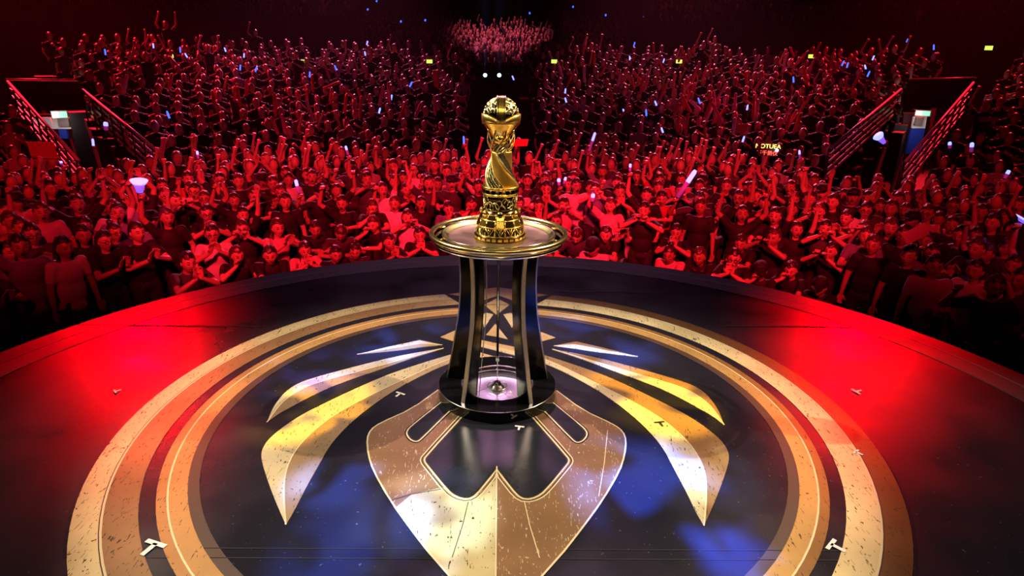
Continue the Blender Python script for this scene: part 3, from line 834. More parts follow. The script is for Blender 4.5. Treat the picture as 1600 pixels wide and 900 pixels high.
def head_mesh(bm, M, mouth_open):
    """sculpted head, face towards -Y, appended to bm"""
    nu, nv = 40, 30; rows = []
    def P(u, v):
        x, y, z = math.sin(v) * math.sin(u), -math.sin(v) * math.cos(u), math.cos(v)
        low = max(0, -z)
        X = .076 * x * (1 - .30 * low ** 1.3); Yy = .094 * y; Z = .116 * z
        if y < 0: Yy *= (1 - .10 * low)
        if z < -.2 and y > 0: Yy *= 1 - .35 * (-z - .2)
        g = lambda cx, cz, sx, sz: math.exp(-((x - cx) / sx) ** 2 - ((z - cz) / sz) ** 2) if y < 0 else 0
        Yy -= .024 * g(0, -.16, .11, .13) + .010 * g(0, .02, .09, .20)          # nose
        Yy -= .006 * g(0, .26, .5, .10)                                          # brow
        Yy += .013 * (g(.36, .10, .17, .10) + g(-.36, .10, .17, .10))            # sockets
        Yy -= .008 * g(0, -.46, .26, .08) - .010 * mouth_open * g(0, -.50, .2, .10)
        Yy -= .010 * g(0, -.82, .35, .18)                                        # chin
        X += .004 * (g(.55, -.15, .2, .2) - g(-.55, -.15, .2, .2))
        return M @ Vector((X, Yy, Z))
    for j in range(1, nv):
        rows.append([bm.verts.new(P(2 * PI * i / nu, PI * j / nv)) for i in range(nu)])
    top = bm.verts.new(P(0, 0)); bot = bm.verts.new(P(0, PI))
    for i in range(nu):
        k = (i + 1) % nu
        bm.faces.new((top, rows[0][i], rows[0][k])); bm.faces.new((bot, rows[-1][k], rows[-1][i]))
        for j in range(nv - 2): bm.faces.new((rows[j][i], rows[j + 1][i], rows[j + 1][k], rows[j][k]))
    for s in (-1, 1):   # ears
        bmesh.ops.create_uvsphere(bm, u_segments=10, v_segments=8, radius=1,
                                  matrix=M @ Matrix.Translation((s * .077, .008, -.005)) @ Matrix.Rotation(s * .35, 4, 'Z') @ Matrix.Diagonal((.010, .018, .030, 1)))
def caps(bm, pts, rad, n=12):
    """chain of balls and tapering limbs, all overlapping"""
    for p, r in zip(pts, rad):
        bmesh.ops.create_icosphere(bm, subdivisions=2, radius=r, matrix=Matrix.Translation(p))
    for a, b, ra, rb in zip(pts, pts[1:], rad, rad[1:]):
        a, b = Vector(a), Vector(b); d = b - a
        if d.length < 1e-5: continue
        M = Matrix.Translation((a + b) / 2) @ d.to_track_quat('Z', 'Y').to_matrix().to_4x4()
        bmesh.ops.create_cone(bm, cap_ends=True, segments=n, radius1=ra, radius2=rb, depth=d.length, matrix=M)
def ell(bm, c, s, rx=0.0, M0=None):
    M = Matrix.Translation(c) @ Matrix.Rotation(rx, 4, 'X') @ Matrix.Diagonal((*s, 1))
    if M0 is not None: M = M0 @ M
    bmesh.ops.create_icosphere(bm, subdivisions=3, radius=1, matrix=M)
def ik(S, Tt, l1, l2, pole):
    S, Tt = Vector(S), Vector(Tt); d = Tt - S; L = min(d.length, (l1 + l2) * .995); d.normalize()
    Tt = S + d * L
    a = (l1 * l1 - l2 * l2 + L * L) / (2 * L); h = math.sqrt(max(l1 * l1 - a * a, 0))
    p = Vector(pole) - d * Vector(pole).dot(d); p.normalize()
    return S + d * a + p * h, Tt
def hand(bm, wr, d, palm_n, curl):
    """wrist, pointing direction, palm normal; curl 0 open .. 1 fist"""
    d = Vector(d).normalized(); n = Vector(palm_n); n = (n - d * n.dot(d)).normalized(); s = d.cross(n)
    M = Matrix((( s.x, n.x, d.x, 0), (s.y, n.y, d.y, 0), (s.z, n.z, d.z, 0), (0, 0, 0, 1)))
    c = Vector(wr) + d * .045
    bmesh.ops.create_icosphere(bm, subdivisions=2, radius=1, matrix=Matrix.Translation(c) @ M @ Matrix.Diagonal((.042, .017, .052, 1)))
    for k, (off, ln) in enumerate(((-.033, .068), (-.011, .078), (.011, .072), (.032, .056))):
        p0 = Vector(wr) + d * .085 + s * off; dd = (d + s * off * (3.2 if curl < .5 else .4)).normalized()
        b1 = (dd * math.cos(curl * 1.3) + n * math.sin(curl * 1.3)).normalized()
        b2 = (dd * math.cos(curl * 2.7) + n * math.sin(curl * 2.7)).normalized()
        caps(bm, [p0 - d * .02, p0, p0 + b1 * ln * .5, p0 + b1 * ln * .5 + b2 * ln * .5], [.011, .0105, .0098, .0085], 8)
    p0 = Vector(wr) + d * .025 - s * .030
    td = (-s * (1 - .5 * curl) + d * .75 + n * .35 * (1 + curl)).normalized()
    caps(bm, [p0, p0 + td * .035, p0 + (td + d * .3 + n * curl).normalized() * .068], [.014, .012, .010], 8)
def fast_remesh(bm, voxel, name):
    me = bpy.data.meshes.new(name); bm.to_mesh(me); bm.free()
    o = bpy.data.objects.new(name, me); COL.objects.link(o)
    md = o.modifiers.new('r', 'REMESH'); md.mode = 'VOXEL'; md.voxel_size = voxel; md.use_smooth_shade = True
    s = o.modifiers.new('s', 'SMOOTH'); s.factor = .4; s.iterations = 1
    dg = bpy.context.evaluated_depsgraph_get()
    out = bpy.data.meshes.new_from_object(o.evaluated_get(dg))
    bpy.data.objects.remove(o); bpy.data.meshes.remove(me)
    out.name = name
    return out

SHO, HIPX = .168, .095
def person_template(key, seated=False, lean=.05, hr=None, hl=None, curl=(.5, .5), look=(0, 0), mouth=0.0, turn=0.0, pole_r=(-.6, .3, -.8), pole_l=(.6, .3, -.8),
                    dir_r=None, dir_l=None, sleeves=.45, stance=.0):
    """returns dict of meshes; hands are targets for the wrists in body space (facing -Y, feet at z 0)"""
    hipz = .50 if seated else .92
    pel = Vector((0, .0, hipz))
    T0 = Matrix.Translation(pel) @ Matrix.Rotation(turn, 4, 'Z') @ Matrix.Rotation(lean, 4, 'X')   # +lean tips the chest towards -Y
    q = lambda x, y, z: T0 @ Vector((x, y, z))
    shr, shl = q(-SHO, 0, .49), q(SHO, 0, .49)
    neck, hd = q(0, .005, .53), q(0, -.014, .685)
    HM = Matrix.Translation(hd) @ Matrix.Rotation(turn, 4, 'Z') @ Matrix.Rotation(lean * .4 + look[0], 4, 'X') @ Matrix.Rotation(look[1], 4, 'Z') @ Matrix.Scale(1.10, 4)
    hr = Vector(hr) if hr else q(-.26, -.03, -.06); hl = Vector(hl) if hl else q(.26, -.03, -.06)
    er, hr = ik(shr, hr, .285, .255, pole_r); el, hl = ik(shl, hl, .285, .255, pole_l)
    legs = []
    for s in (-1, 1):
        H = pel + Vector((s * HIPX, 0, -.02))
        if seated: K = Vector((s * .13, -.42, .50)); A = Vector((s * .13, -.44, .09))
        else: A = Vector((s * (.11 + stance), .02, .09)); K, A = ik(H, A, .425, .42, (0, -1, 0))
        legs.append((H, K, A))
    bm = bmesh.new()
    head_mesh(bm, HM, mouth)
    caps(bm, [hd + Vector((0, .022, -.06)), neck, q(0, .005, .47)], [.052, .054, .07])
    ell(bm, (0, .0, .36), (.165, .105, .17), 0, T0); ell(bm, (0, .0, .16), (.142, .098, .19), 0, T0); ell(bm, (0, .005, .0), (.16, .11, .12), 0, T0)
    ell(bm, (0, .005, .47), (.17, .065, .055), 0, T0)
    for S, E, H_ in ((shr, er, hr), (shl, el, hl)):
        caps(bm, [q(0, 0, .44).lerp(S, .6), S, S.lerp(E, .5), E, E.lerp(H_, .35), H_], [.06, .056, .045, .037, .036, .024])
    for (H, K, A) in legs:
        caps(bm, [H, H.lerp(K, .4), K, K.lerp(A, .35), A], [.088, .075, .052, .052, .036])
        caps(bm, [A + Vector((0, .02, -.045)), A + Vector((0, -.08, -.055)), A + Vector((0, -.15, -.062))], [.042, .036, .028])
    for wr, E, cu, dd, s in ((hr, er, curl[0], dir_r, -1), (hl, el, curl[1], dir_l, 1)):
        d = Vector(dd) if dd else (wr - E)
        hand(bm, wr, d, Vector((-s * .5, -.8, .1)), cu)
    body = fast_remesh(bm, .0092, 'person')
    # material zones on the head
    HI = HM.inverted()
    for m_ in (skin_m, eye_m, lip_m, mouth_m): body.materials.append(m_)
    nf = len(body.polygons); cen = np.empty(nf * 3, 'f'); body.polygons.foreach_get('center', cen); cen = cen.reshape(-1, 3)
    H4 = np.array(HI); loc = cen @ H4[:3, :3].T + H4[:3, 3]
    idx = np.zeros(nf, 'i'); x, y, z = np.abs(loc[:, 0]), loc[:, 1], loc[:, 2]
    front = (y < -.045) & (np.abs(z) < .14) & (x < .07)
    idx[front & (x > .018) & (x < .042) & (z > .001) & (z < .013)] = 1
    idx[front & (x > .016) & (x < .046) & (z > .029) & (z < .037)] = 1
    if mouth > 0: idx[front & (((x / .021) ** 2 + ((z + .060) / .018) ** 2) < 1)] = 3
    else: idx[front & (((x / .026) ** 2 + ((z + .054) / .009) ** 2) < 1)] = 2
    body.polygons.foreach_set('material_index', idx)
    # shirt
    bm = bmesh.new()
    ell(bm, (0, .0, .36), (.170, .122, .185), 0, T0); ell(bm, (0, -.004, .16), (.162, .117, .22), 0, T0); ell(bm, (0, .0, -.03), (.175, .127, .10), 0, T0)
    ell(bm, (0, .005, .462), (.160, .078, .058), 0, T0)
    for S, E in ((shr, er), (shl, el)):
        caps(bm, [q(0, 0, .42).lerp(S, .5), S, S.lerp(E, sleeves), S.lerp(E, sleeves + .12)], [.070, .066, .060, .058])
    shirt = fast_remesh(bm, .017, 'shirt')
    bm = bmesh.new()
    ell(bm, (0, .005, -.03), (.172, .124, .11), 0, T0)
    for (H, K, A) in legs: caps(bm, [H, H.lerp(K, .4), K, K.lerp(A, .35), A], [.102, .090, .068, .066, .058])
    pants = fast_remesh(bm, .02, 'trousers')
    return dict(body=body, shirt=shirt, pants=pants, HM=HM, seated=seated, key=key, hr=hr, hl=hl, er=er, el=el)

# hair, in head space
def hair_mesh(style, seed):
    rnd = random.Random(seed); bm = bmesh.new(); nu, nv = 36, 26; rows = []
    long_ = {'short': 0, 'bob': .10, 'long': .26, 'bun': 0}[style]
    def P(u, v, thick):
        x, y, z = math.sin(v) * math.sin(u), -math.sin(v) * math.cos(u), math.cos(v)
        nz = noise.noise(Vector((x * 3 + seed, y * 3, z * 3))) * .010 + noise.noise(Vector((x * 11, y * 11 + seed, z * 5))) * .005
        k = 1 + nz / .1
        X, Yy, Z = .086 * x * k, .106 * y * k + .010, .128 * z * k + .008
        if z < 0 and long_:
            dd = -z; Z = -.12 * dd - long_ * dd ** 1.2; X = .092 * (x / max(math.sin(v), .25)) * (1 - .25 * dd) * min(1, math.sin(v) * 3 + .2); Yy = max(.115 * (y / max(math.sin(v), .25)) * min(1, math.sin(v) * 3 + .2), -.05) + .015
        return Vector((X, Yy, Z))
    grid = [[bm.verts.new(P(2 * PI * i / nu, PI * (j + .02) / nv, 0)) for i in range(nu)] for j in range(nv)]
    for j in range(nv - 1):
        for i in range(nu):
            k = (i + 1) % nu; u = 2 * PI * (i + .5) / nu; v = PI * (j + .5) / nv
            x, y, z = math.sin(v) * math.sin(u), -math.sin(v) * math.cos(u), math.cos(v)
            fr = -y
            cut = .52 + .12 * math.sin(u * 5 + seed) * .5           # hairline at the front
            if fr > .35 and z < cut: continue
            if not long_ and fr > -.05 and z < .15: continue
            if not long_ and z < -.38: continue
            if long_ and fr > .12 and z < .35: continue
            bm.faces.new((grid[j][i], grid[j + 1][i], grid[j + 1][k], grid[j][k]))
    for v_ in [v for v in bm.verts if not v.link_faces]: bm.verts.remove(v_)
    if style == 'bun': bmesh.ops.create_icosphere(bm, subdivisions=2, radius=.042, matrix=Matrix.Translation((0, .07, .13)))
    geom = bmesh.ops.extrude_face_region(bm, geom=list(bm.faces))
    vs = [g for g in geom['geom'] if isinstance(g, bmesh.types.BMVert)]
    for v_ in vs: v_.co *= .90
    bmesh.ops.recalc_face_normals(bm, faces=bm.faces)
    for f in bm.faces: f.smooth = True
    me = bpy.data.meshes.new('hair'); bm.to_mesh(me); bm.free(); me.materials.append(hair_mats[0])
    return me
HAIRS = {'short': [hair_mesh('short', s) for s in (1, 2, 3)], 'bob': [hair_mesh('bob', 4)], 'long': [hair_mesh('long', s) for s in (5, 6)], 'bun': [hair_mesh('bun', 7)]}
def cap_mesh():
    bm = bmesh.new(); lathe(bm, [(.092, .03), (.094, .06), (.086, .10), (.06, .13), (0, .142)], 24)
    for v_ in bm.verts: v_.co.y = v_.co.y * 1.15 + .008
    a = []
    P = [(.075 * math.sin(R(t)), -.09 - .085 * math.cos(R(t)) * 1.0) for t in range(-90, 91, 15)]
    prism(bm, P, .045, .053)
    me = bpy.data.meshes.new('cap'); bmesh.ops.recalc_face_normals(bm, faces=bm.faces); bm.to_mesh(me); bm.free(); me.materials.append(SHIRTS['black']); return me
CAP = cap_mesh()
def glasses_mesh():
    bm = bmesh.new()
    for s in (-1, 1):
        M = Matrix.Translation((s * .033, -.098, .008)) @ Matrix.Rotation(PI / 2, 4, 'X')
        pts = [M @ Vector((.024 * math.cos(2 * PI * i / 12), .018 * math.sin(2 * PI * i / 12), 0)) for i in range(13)]
        tube(bm, pts, .0028, 4)
        tube(bm, [(s * .057, -.094, .010), (s * .080, .0, .012)], .0025, 4)
    tube(bm, [(-.01, -.10, .01), (.01, -.10, .01)], .0025, 4)
    me = bpy.data.meshes.new('glasses'); bm.to_mesh(me); bm.free(); me.materials.append(SHIRTS['black']); return me
GLASSES = glasses_mesh()

TPL = {}
def T_(key, words, **kw): TPL[key] = person_template(key, **kw); TPL[key]['words'] = words
T_('down', 'arms lowered', hr=(-.27, -.06, .80), hl=(.27, -.06, .80))
T_('right_up', 'one arm raised', hr=(-.30, -.10, 1.90), hl=(.24, -.16, .95), curl=(1, .5), mouth=1, pole_r=(-1, .2, 0))
T_('left_up', 'one arm raised', hr=(-.20, -.22, 1.15), hl=(.22, -.06, 1.92), curl=(.5, .9), mouth=1, pole_l=(1, .2, 0), look=(-.15, 0))
T_('both_up', 'both arms raised', hr=(-.36, -.08, 1.86), hl=(.34, -.10, 1.88), curl=(.1, .9), mouth=1, pole_r=(-1, .2, 0), pole_l=(1, .2, 0), look=(-.2, 0))
T_('overhead', 'hands joined overhead', hr=(-.06, -.05, 1.88), hl=(.06, -.05, 1.88), curl=(.2, .2), mouth=1, pole_r=(-1, 0, 0), pole_l=(1, 0, 0), dir_r=(.1, 0, 1), dir_l=(-.1, 0, 1))
T_('clap', 'clapping hands', hr=(-.05, -.34, 1.30), hl=(.05, -.34, 1.32), curl=(.15, .15), pole_r=(-.8, .1, -.6), pole_l=(.8, .1, -.6), dir_r=(.1, -.4, 1), dir_l=(-.1, -.4, 1))
T_('phone', 'hands at face height', hr=(-.08, -.32, 1.52), hl=(.09, -.32, 1.50), curl=(.8, .7), pole_r=(-.9, 0, -.5), pole_l=(.9, 0, -.5), dir_r=(.2, -.2, 1), dir_l=(-.2, -.2, 1))
T_('fist', 'one bent arm lifted', hr=(-.30, -.30, 1.55), hl=(.22, -.2, 1.1), curl=(1, .6), mouth=1, pole_r=(-.8, 0, -.6), dir_r=(.1, -.2, 1), turn=.25)
T_('cheer', 'one bent arm lifted', hr=(-.2, -.2, 1.1), hl=(.34, -.26, 1.62), curl=(.6, .2), mouth=1, pole_l=(.8, 0, -.6), dir_l=(.1, -.2, 1), turn=-.2)
T_('lean_rail', 'leaning on folded arms', seated=True, lean=.48, hr=(.10, -.60, .82), hl=(-.08, -.56, .84), curl=(.4, .4), pole_r=(-1, 0, -.5), pole_l=(1, 0, -.5), dir_r=(1, -.2, 0), dir_l=(-1, -.2, 0))
T_('pray', 'hands pressed together', seated=True, lean=.30, hr=(-.03, -.46, 1.0), hl=(.03, -.46, 1.0), curl=(.1, .1), pole_r=(-1, 0, -.7), pole_l=(1, 0, -.7), dir_r=(.05, .1, 1), dir_l=(-.05, .1, 1))
T_('chin', 'hand on chin', seated=True, lean=.34, hr=(-.05, -.38, 1.03), hl=(.02, -.58, .84), curl=(.9, .4), pole_r=(-1, -.2, -.7), pole_l=(1, 0, -.5), dir_r=(.2, .2, 1), dir_l=(-1, -.2, 0), look=(.1, .2))
T_('look_down', 'head bowed', seated=True, lean=.55, hr=(-.12, -.56, .76), hl=(.10, -.58, .78), curl=(.6, .6), pole_r=(-1, 0, -.3), pole_l=(1, 0, -.3), look=(.45, -.15))
T_('seat_both', 'both arms raised', seated=True, lean=.05, hr=(-.33, -.12, 1.44), hl=(.30, -.14, 1.46), curl=(.2, 1), mouth=1, pole_r=(-1, .1, 0), pole_l=(1, .1, 0), look=(-.15, 0))
T_('seat_clap', 'clapping hands', seated=True, lean=.12, hr=(-.05, -.42, 1.02), hl=(.05, -.42, 1.03), curl=(.15, .15), pole_r=(-.8, .1, -.6), pole_l=(.8, .1, -.6), dir_r=(.1, -.4, 1), dir_l=(-.1, -.4, 1))
T_('seat_phone', 'hands at face height', seated=True, lean=.05, hr=(-.08, -.34, 1.16), hl=(.09, -.34, 1.14), curl=(.8, .7), pole_r=(-.9, 0, -.5), pole_l=(.9, 0, -.5), dir_r=(.2, -.2, 1), dir_l=(-.2, -.2, 1))
T_('seat_left', 'one arm raised', seated=True, lean=.0, hr=(-.2, -.40, .86), hl=(.24, -.10, 1.52), curl=(.5, .2), mouth=1, pole_l=(1, .1, 0), look=(-.1, .2))
T_('seat_cheer', 'one arm raised', seated=True, lean=.12, hr=(-.28, -.22, 1.42), hl=(.14, -.45, .86), curl=(1, .5), mouth=1, pole_r=(-1, 0, -.3), pole_l=(1, 0, -.5))

def spawn(tpl, x, y, z, rz, shirt, hair, hair_dark, skin_i, pants_i, scale, extra=None):
    t = TPL[tpl]
    b = bpy.data.objects.new('person', t['body']); COL.objects.link(b)
    b.location = (x, y, z); b.rotation_euler = (0, 0, rz); b.scale = (scale,) * 3
    if skin_i:
        b.material_slots[0].link = 'OBJECT'; b.material_slots[0].material = skin2_m
    for nm, me, mm in (('shirt', t['shirt'], SHIRTS[shirt]), ('trousers', t['pants'], trouser_m[pants_i])):
        o = bpy.data.objects.new(nm, me); COL.objects.link(o); o.parent = b
        o.material_slots[0].link = 'OBJECT'; o.material_slots[0].material = mm
    if hair == 'cap': me, nm = CAP, 'cap'
    else: me, nm = HAIRS[hair][hair_dark % len(HAIRS[hair])], 'hair'
    o = bpy.data.objects.new(nm, me); COL.objects.link(o); o.parent = b; o.matrix_local = t['HM']
    if nm == 'hair':
        o.material_slots[0].link = 'OBJECT'; o.material_slots[0].material = hair_mats[0 if hair_dark < 5 else 1]
    if hair == 'cap':
        o = bpy.data.objects.new('hair', HAIRS['short'][0]); COL.objects.link(o); o.parent = b; o.matrix_local = t['HM']
    if extra == 'glasses':
        o = bpy.data.objects.new('glasses', GLASSES); COL.objects.link(o); o.parent = b; o.matrix_local = t['HM']
    return b
for t in TPL.values():
    t['shirt'].materials.append(SHIRTS['black']); t['pants'].materials.append(trouser_m[0])

# ---- light sticks, photo position of the lower end and the glowing tip
glow_v = mat('glow_violet', (.3, .2, .8), .4, 0, (.22, .10, 1.0), 1.2)
glow_b = mat('glow_blue_white', (.5, .5, .9), .4, 0, (.16, .20, 1.0), 3.2)
tube_v = mat('lit_plastic_tube', (.5, .15, .6), .35, 0, (.35, .03, .35), .35)
grip_m = mat('stick_grip', (.03, .03, .04), .4)
def light_stick(p, tip, r, label, group=None, cone=False):
    p, tip = Vector(p), Vector(tip); L = (tip - p).length
    root = empty('light_stick', p); root.rotation_euler = (tip - p).to_track_quat('Z', 'Y').to_euler()
    tag(root, label, 'light stick', group)
    bm = bmesh.new(); lathe(bm, [(0, -.13), (r * .55, -.13), (r * .6, 0), (0, 0)], 12); obj('grip', bm, grip_m, root, True)
    bm = bmesh.new()
    if cone: lathe(bm, [(0, 0), (r * .7, 0), (r * 1.2, L * .6), (r * 1.5, L * .75), (0, L * .75)], 14)
    else: lathe(bm, [(0, 0), (r * .9, 0), (r, L * .55), (0, L * .56)], 12)
    obj('tube', bm, glow_v if cone else tube_v, root, True)
    bm = bmesh.new()
    if cone: lathe(bm, [(0, L * .75), (r * 1.5, L * .75), (r * 2.0, L), (r * 1.9, L * 1.03), (0, L * 1.03)], 14)
    else: lathe(bm, [(0, L * .56), (r, L * .56), (r * .95, L * .92), (r * .6, L), (0, L)], 12)
    obj('glow_tip', bm, glow_b, root, True)
    return root

STICKS = [   # base px, tip px, radius m, label, cone
    ((219, 306), (217, 282), .055, 'wide blue-white glowing cone held up in the left crowd', True),
    ((468, 306), (462, 281), .028, 'violet light stick held up left of the centre crowd', False),
    ((545, 246), (540, 228), .022, 'thin violet light stick above the crowd behind the front rows, left', False),
    ((310, 252), (308, 236), .020, 'thin pale violet light stick raised in the left crowd', False),
    ((98, 262), (95, 252), .022, 'small blue light stick below the left railing', False),
    ((874, 294), (873, 279), .030, 'bright blue-white light stick just right of the trophy', False),
    ((880, 291), (884, 277), .024, 'violet light stick leaning beside a bright blue one', False),
    ((925, 319), (927, 303), .032, 'short blue-violet light stick low in the crowd right of the trophy', False),
    ((984, 272), (985, 256), .022, 'slim purple light stick right of the trophy, before a raised hand', False),
    ((1056, 312), (1087, 266), .040, 'long slanting purple tube with a blue tip, right of centre', False),
    ((919, 240), (930, 207), .026, 'long tilted tube with a violet tip above the crowd', False),
    ((1250, 252), (1249, 235), .020, 'slim blue light stick before the right railing foot', False),
    ((1384, 226), (1372, 212), .050, 'wide bright blue blob light in front of the right stair cut', True),
    ((1484, 235), (1484, 222), .032, 'violet light stick right of the right stair cut', False),
    ((1517, 241), (1519, 223), .036, 'bright blue light stick near the right outer railing', False),
    ((1567, 283), (1577, 266), .030, 'slanting blue-violet light stick near the right edge', False),
    ((1590, 352), (1600, 342), .050, 'blue glowing cone cut by the right edge of the picture', True),
    ((166, 207), (165, 191), .040, 'blue-violet light held high between the two left railings', False),
]
rnd = random.Random(42)
ROWS = 7
ROW_STEP = .56
PEOPLE = []      # dicts
SIT_A = R(41)
RISER = [0, .12, .27, .42]
def floor_at(x, y, seated):
    if not seated: return FLOOR_Z
    k = min(3, max(0, round((math.hypot(x, y) - 6.85) / ROW_STEP)))
    return FLOOR_Z + RISER[k]
def facing(x, y): return math.atan2(x, -(-y)) * 0 + math.atan2(-x, y) * -1 * -1
def yaw_to_stage(x, y):
    # body faces -Y at rz 0; turn so that it faces the origin
    return math.atan2(-y, -x) + PI / 2
def add(x, y, tpl, **kw):
    p = dict(x=x, y=y, tpl=tpl); p.update(kw); PEOPLE.append(p); return p
def free(x, y, dmin=.44): return all((q['x'] - x) ** 2 + (q['y'] - y) ** 2 > dmin * dmin for q in PEOPLE)

# people holding the sticks: the wrist is brought to the grip
for (bpx, tpx, r, lab, cone) in STICKS:
    done = False
    for tpl in ('right_up', 'fist', 'seat_cheer'):
        t = TPL[tpl]; hz = FLOOR_Z + t['hr'].z + .06
        ray = at(*bpx, 1.0) - CAM_POS
        if ray.z >= -.01: continue
        dist = (hz - CAM_H) / ray.z
        P0 = CAM_POS + ray * dist; rr = P0.to_2d().length
        if (7.3 if tpl != 'seat_cheer' else 6.2) < rr < 12.6:
            done = True; break
    if not done:
        P0 = at(*bpx, 12.6)
    P1 = at(*tpx, P0.y - CAM_POS.y - .02)
    if done:
        rz = yaw_to_stage(P0.x, P0.y) + rnd.uniform(-.2, .2)
        h = Matrix.Rotation(rz, 3, 'Z') @ t['hr']
        px_, py_ = P0.x - h.x, P0.y - h.y
        sc_ = 1.0
        if free(px_, py_, .3):
            add(px_, py_, tpl, rz=rz, scale=1.0, stick=True)
    ls = light_stick(P0 + (P1 - P0).normalized() * .05, P1, r, lab, None, cone)

# named figures of the front row
def named(px, py, dist, tpl, lab, **kw):
    t = TPL[tpl]; h = t['HM'].translation
    P = at(px, py, dist); rz = yaw_to_stage(P.x, P.y) + kw.pop('turn', 0)
    hh = Matrix.Rotation(rz, 3, 'Z') @ h
    add(P.x - hh.x, P.y - hh.y, tpl, rz=rz, label=lab, scale=kw.pop('scale', 1.0), **kw)
named(1478, 345, 7.0, 'down', 'standing man in a pale T-shirt with a dark lanyard, front right', shirt='white', hair='short', turn=.5)
named(1436, 330, 7.4, 'down', 'short-haired person in black behind the pale T-shirt man, front right', shirt='black', hair='short')
named(1575, 380, 6.3, 'fist', 'laughing person in black leaning in at the right picture edge', shirt='black', hair='short', turn=.3)
named(492, 352, 9.7, 'lean_rail', 'front-row man in black T-shirt leaning on his arms, left of trophy', shirt='black', hair='short')
named(532, 360, 9.6, 'look_down', 'front-row person with bowed dark head, second left of the trophy table', shirt='dark grey', hair='short')
named(448, 332, 9.9, 'down', 'round-faced long-haired woman in a dark top, left front row', shirt='black', hair='long')
named(655, 335, 9.7, 'pray', 'front-row person in black T-shirt with white lettering, left of table', shirt='black', hair='short', print=True)
named(582, 330, 9.9, 'chin', 'long-haired woman turned sideways in the front row, left of the table', shirt='black', hair='long', turn=-.7)
named(902, 358, 9.6, 'look_down', 'front-row man looking down, first to the right of the table', shirt='dark grey', hair='short')
named(948, 345, 9.6, 'lean_rail', 'dark-haired front-row person leaning forward, second right of the table', shirt='black', hair='bob')
named(1006, 332, 9.6, 'phone', 'front-row person in spotted black shirt covering the mouth with both hands', shirt='black', hair='short')
named(1060, 332, 9.6, 'pray', 'front-row man in black, hands pressed together, right of the table', shirt='black', hair='short')
named(1094, 330, 9.9, 'down', 'smiling short-haired man in black in second row, right of the table', shirt='black', hair='short')
named(1163, 338, 9.2, 'lean_rail', 'bearded-looking front-row man leaning forward far right of the table', shirt='black', hair='short')
named(364, 350, 8.6, 'chin', 'long-haired woman sitting alone in dim light, front row far left', shirt='black', hair='long')
named(115, 290, 9.2, 'both_up', 'tall person in a printed black shirt with raised arms, far left', shirt='black', hair='short', print=True, scale=1.05)
named(28, 335, 8.2, 'down', 'dark-haired person in black standing at the far left edge', shirt='black', hair='short')

STYLES = ['down', 'right_up', 'left_up', 'both_up', 'overhead', 'clap', 'phone', 'fist', 'cheer']
WTS = [30, 12, 10, 9, 4, 14, 8, 8, 8]
for k in range(ROWS):
    r = 6.85 + ROW_STEP * k
    amax = R(58 - 1.5 * k); step = .41 / r; a = -amax + rnd.uniform(0, step)
    while a < amax:
        aa = a + rnd.uniform(-.1, .1) * step * 1.5; rr = r + rnd.uniform(-.12, .12)
        x, y = rr * math.sin(aa), rr * math.cos(aa); a += step
        sit = k <= 3 and abs(aa) < SIT_A
        if sit: tpl = rnd.choice(['lean_rail', 'pray', 'chin', 'look_down', 'seat_clap', 'lean_rail'] if k == 0 else ['seat_both', 'seat_clap', 'seat_phone', 'seat_left', 'seat_cheer', 'pray', 'chin', 'seat_clap', 'seat_phone'])
        else: tpl = rnd.choices(STYLES, WTS)[0]
        if k <= 1 and tpl in ('both_up', 'overhead'): tpl = 'clap'
        if not free(x, y, .37) or len(PEOPLE) >= 298: continue
        add(x, y, tpl, rz=yaw_to_stage(x, y) + rnd.uniform(-.3, .3), scale=rnd.uniform(.93, 1.05))
# rows for labels: by distance from the stage; place counted from the trophy line
def ordw(n):
    tens = ['', '', 'twent', 'thirt', 'fort', 'fift', 'sixt', 'sevent']
    one = ['', 'first', 'second', 'third', 'fourth', 'fifth', 'sixth', 'seventh', 'eighth', 'ninth', 'tenth', 'eleventh', 'twelfth', 'thirteenth', 'fourteenth', 'fifteenth', 'sixteenth', 'seventeenth', 'eighteenth', 'nineteenth']
    if n < 20: return one[n]
    return tens[n // 10] + ('ieth' if n % 10 == 0 else 'y-' + one[n % 10])
ORD = ['front', 'second', 'third', 'fourth', 'fifth', 'sixth', 'seventh', 'eighth', 'ninth', 'tenth', 'eleventh', 'twelfth', 'thirteenth', 'fourteenth',
       'fifteenth', 'sixteenth', 'seventeenth', 'eighteenth', 'nineteenth', 'twentieth', 'twenty-first', 'twenty-second', 'twenty-third', 'twenty-fourth', 'twenty-fifth',
       'twenty-sixth', 'twenty-seventh', 'twenty-eighth', 'twenty-ninth', 'thirtieth']
for p in PEOPLE:
    p['row'] = min(ROWS - 1, max(0, round((math.hypot(p['x'], p['y']) - 6.85) / ROW_STEP)))
    P = Vector((p['x'] - TX, p['y'] + CAM_D)); p['ang'] = math.atan2(P.x, P.y)
    p.setdefault('shirt', rnd.choices(list(SHIRTS), [52, 18, 11, 6, 7, 6])[0])
    p.setdefault('hair', rnd.choices(['short', 'bob', 'long', 'bun', 'cap'], [58, 12, 18, 5, 7])[0])
for k in range(ROWS):
    row = [p for p in PEOPLE if p['row'] == k]
    for side, s in (('left', -1), ('right', 1)):
        L_ = sorted([p for p in row if (p['ang'] >= 0) == (s > 0)], key=lambda p: abs(p['ang']))
        for i, p in enumerate(L_):
            n = ORD[i] if i > 0 else 'first'
            p['auto'] = '%s-haired person in %s, %s, %s row, %s %s of trophy' % (
                {'short': 'short', 'bob': 'bob', 'long': 'long', 'bun': 'tied', 'cap': 'cap-wearing short'}[p['hair']], p['shirt'], TPL[p['tpl']]['words'], ORD[k], n, side)
glyph_m = mat('shirt_lettering', (.7, .68, .7), .6)
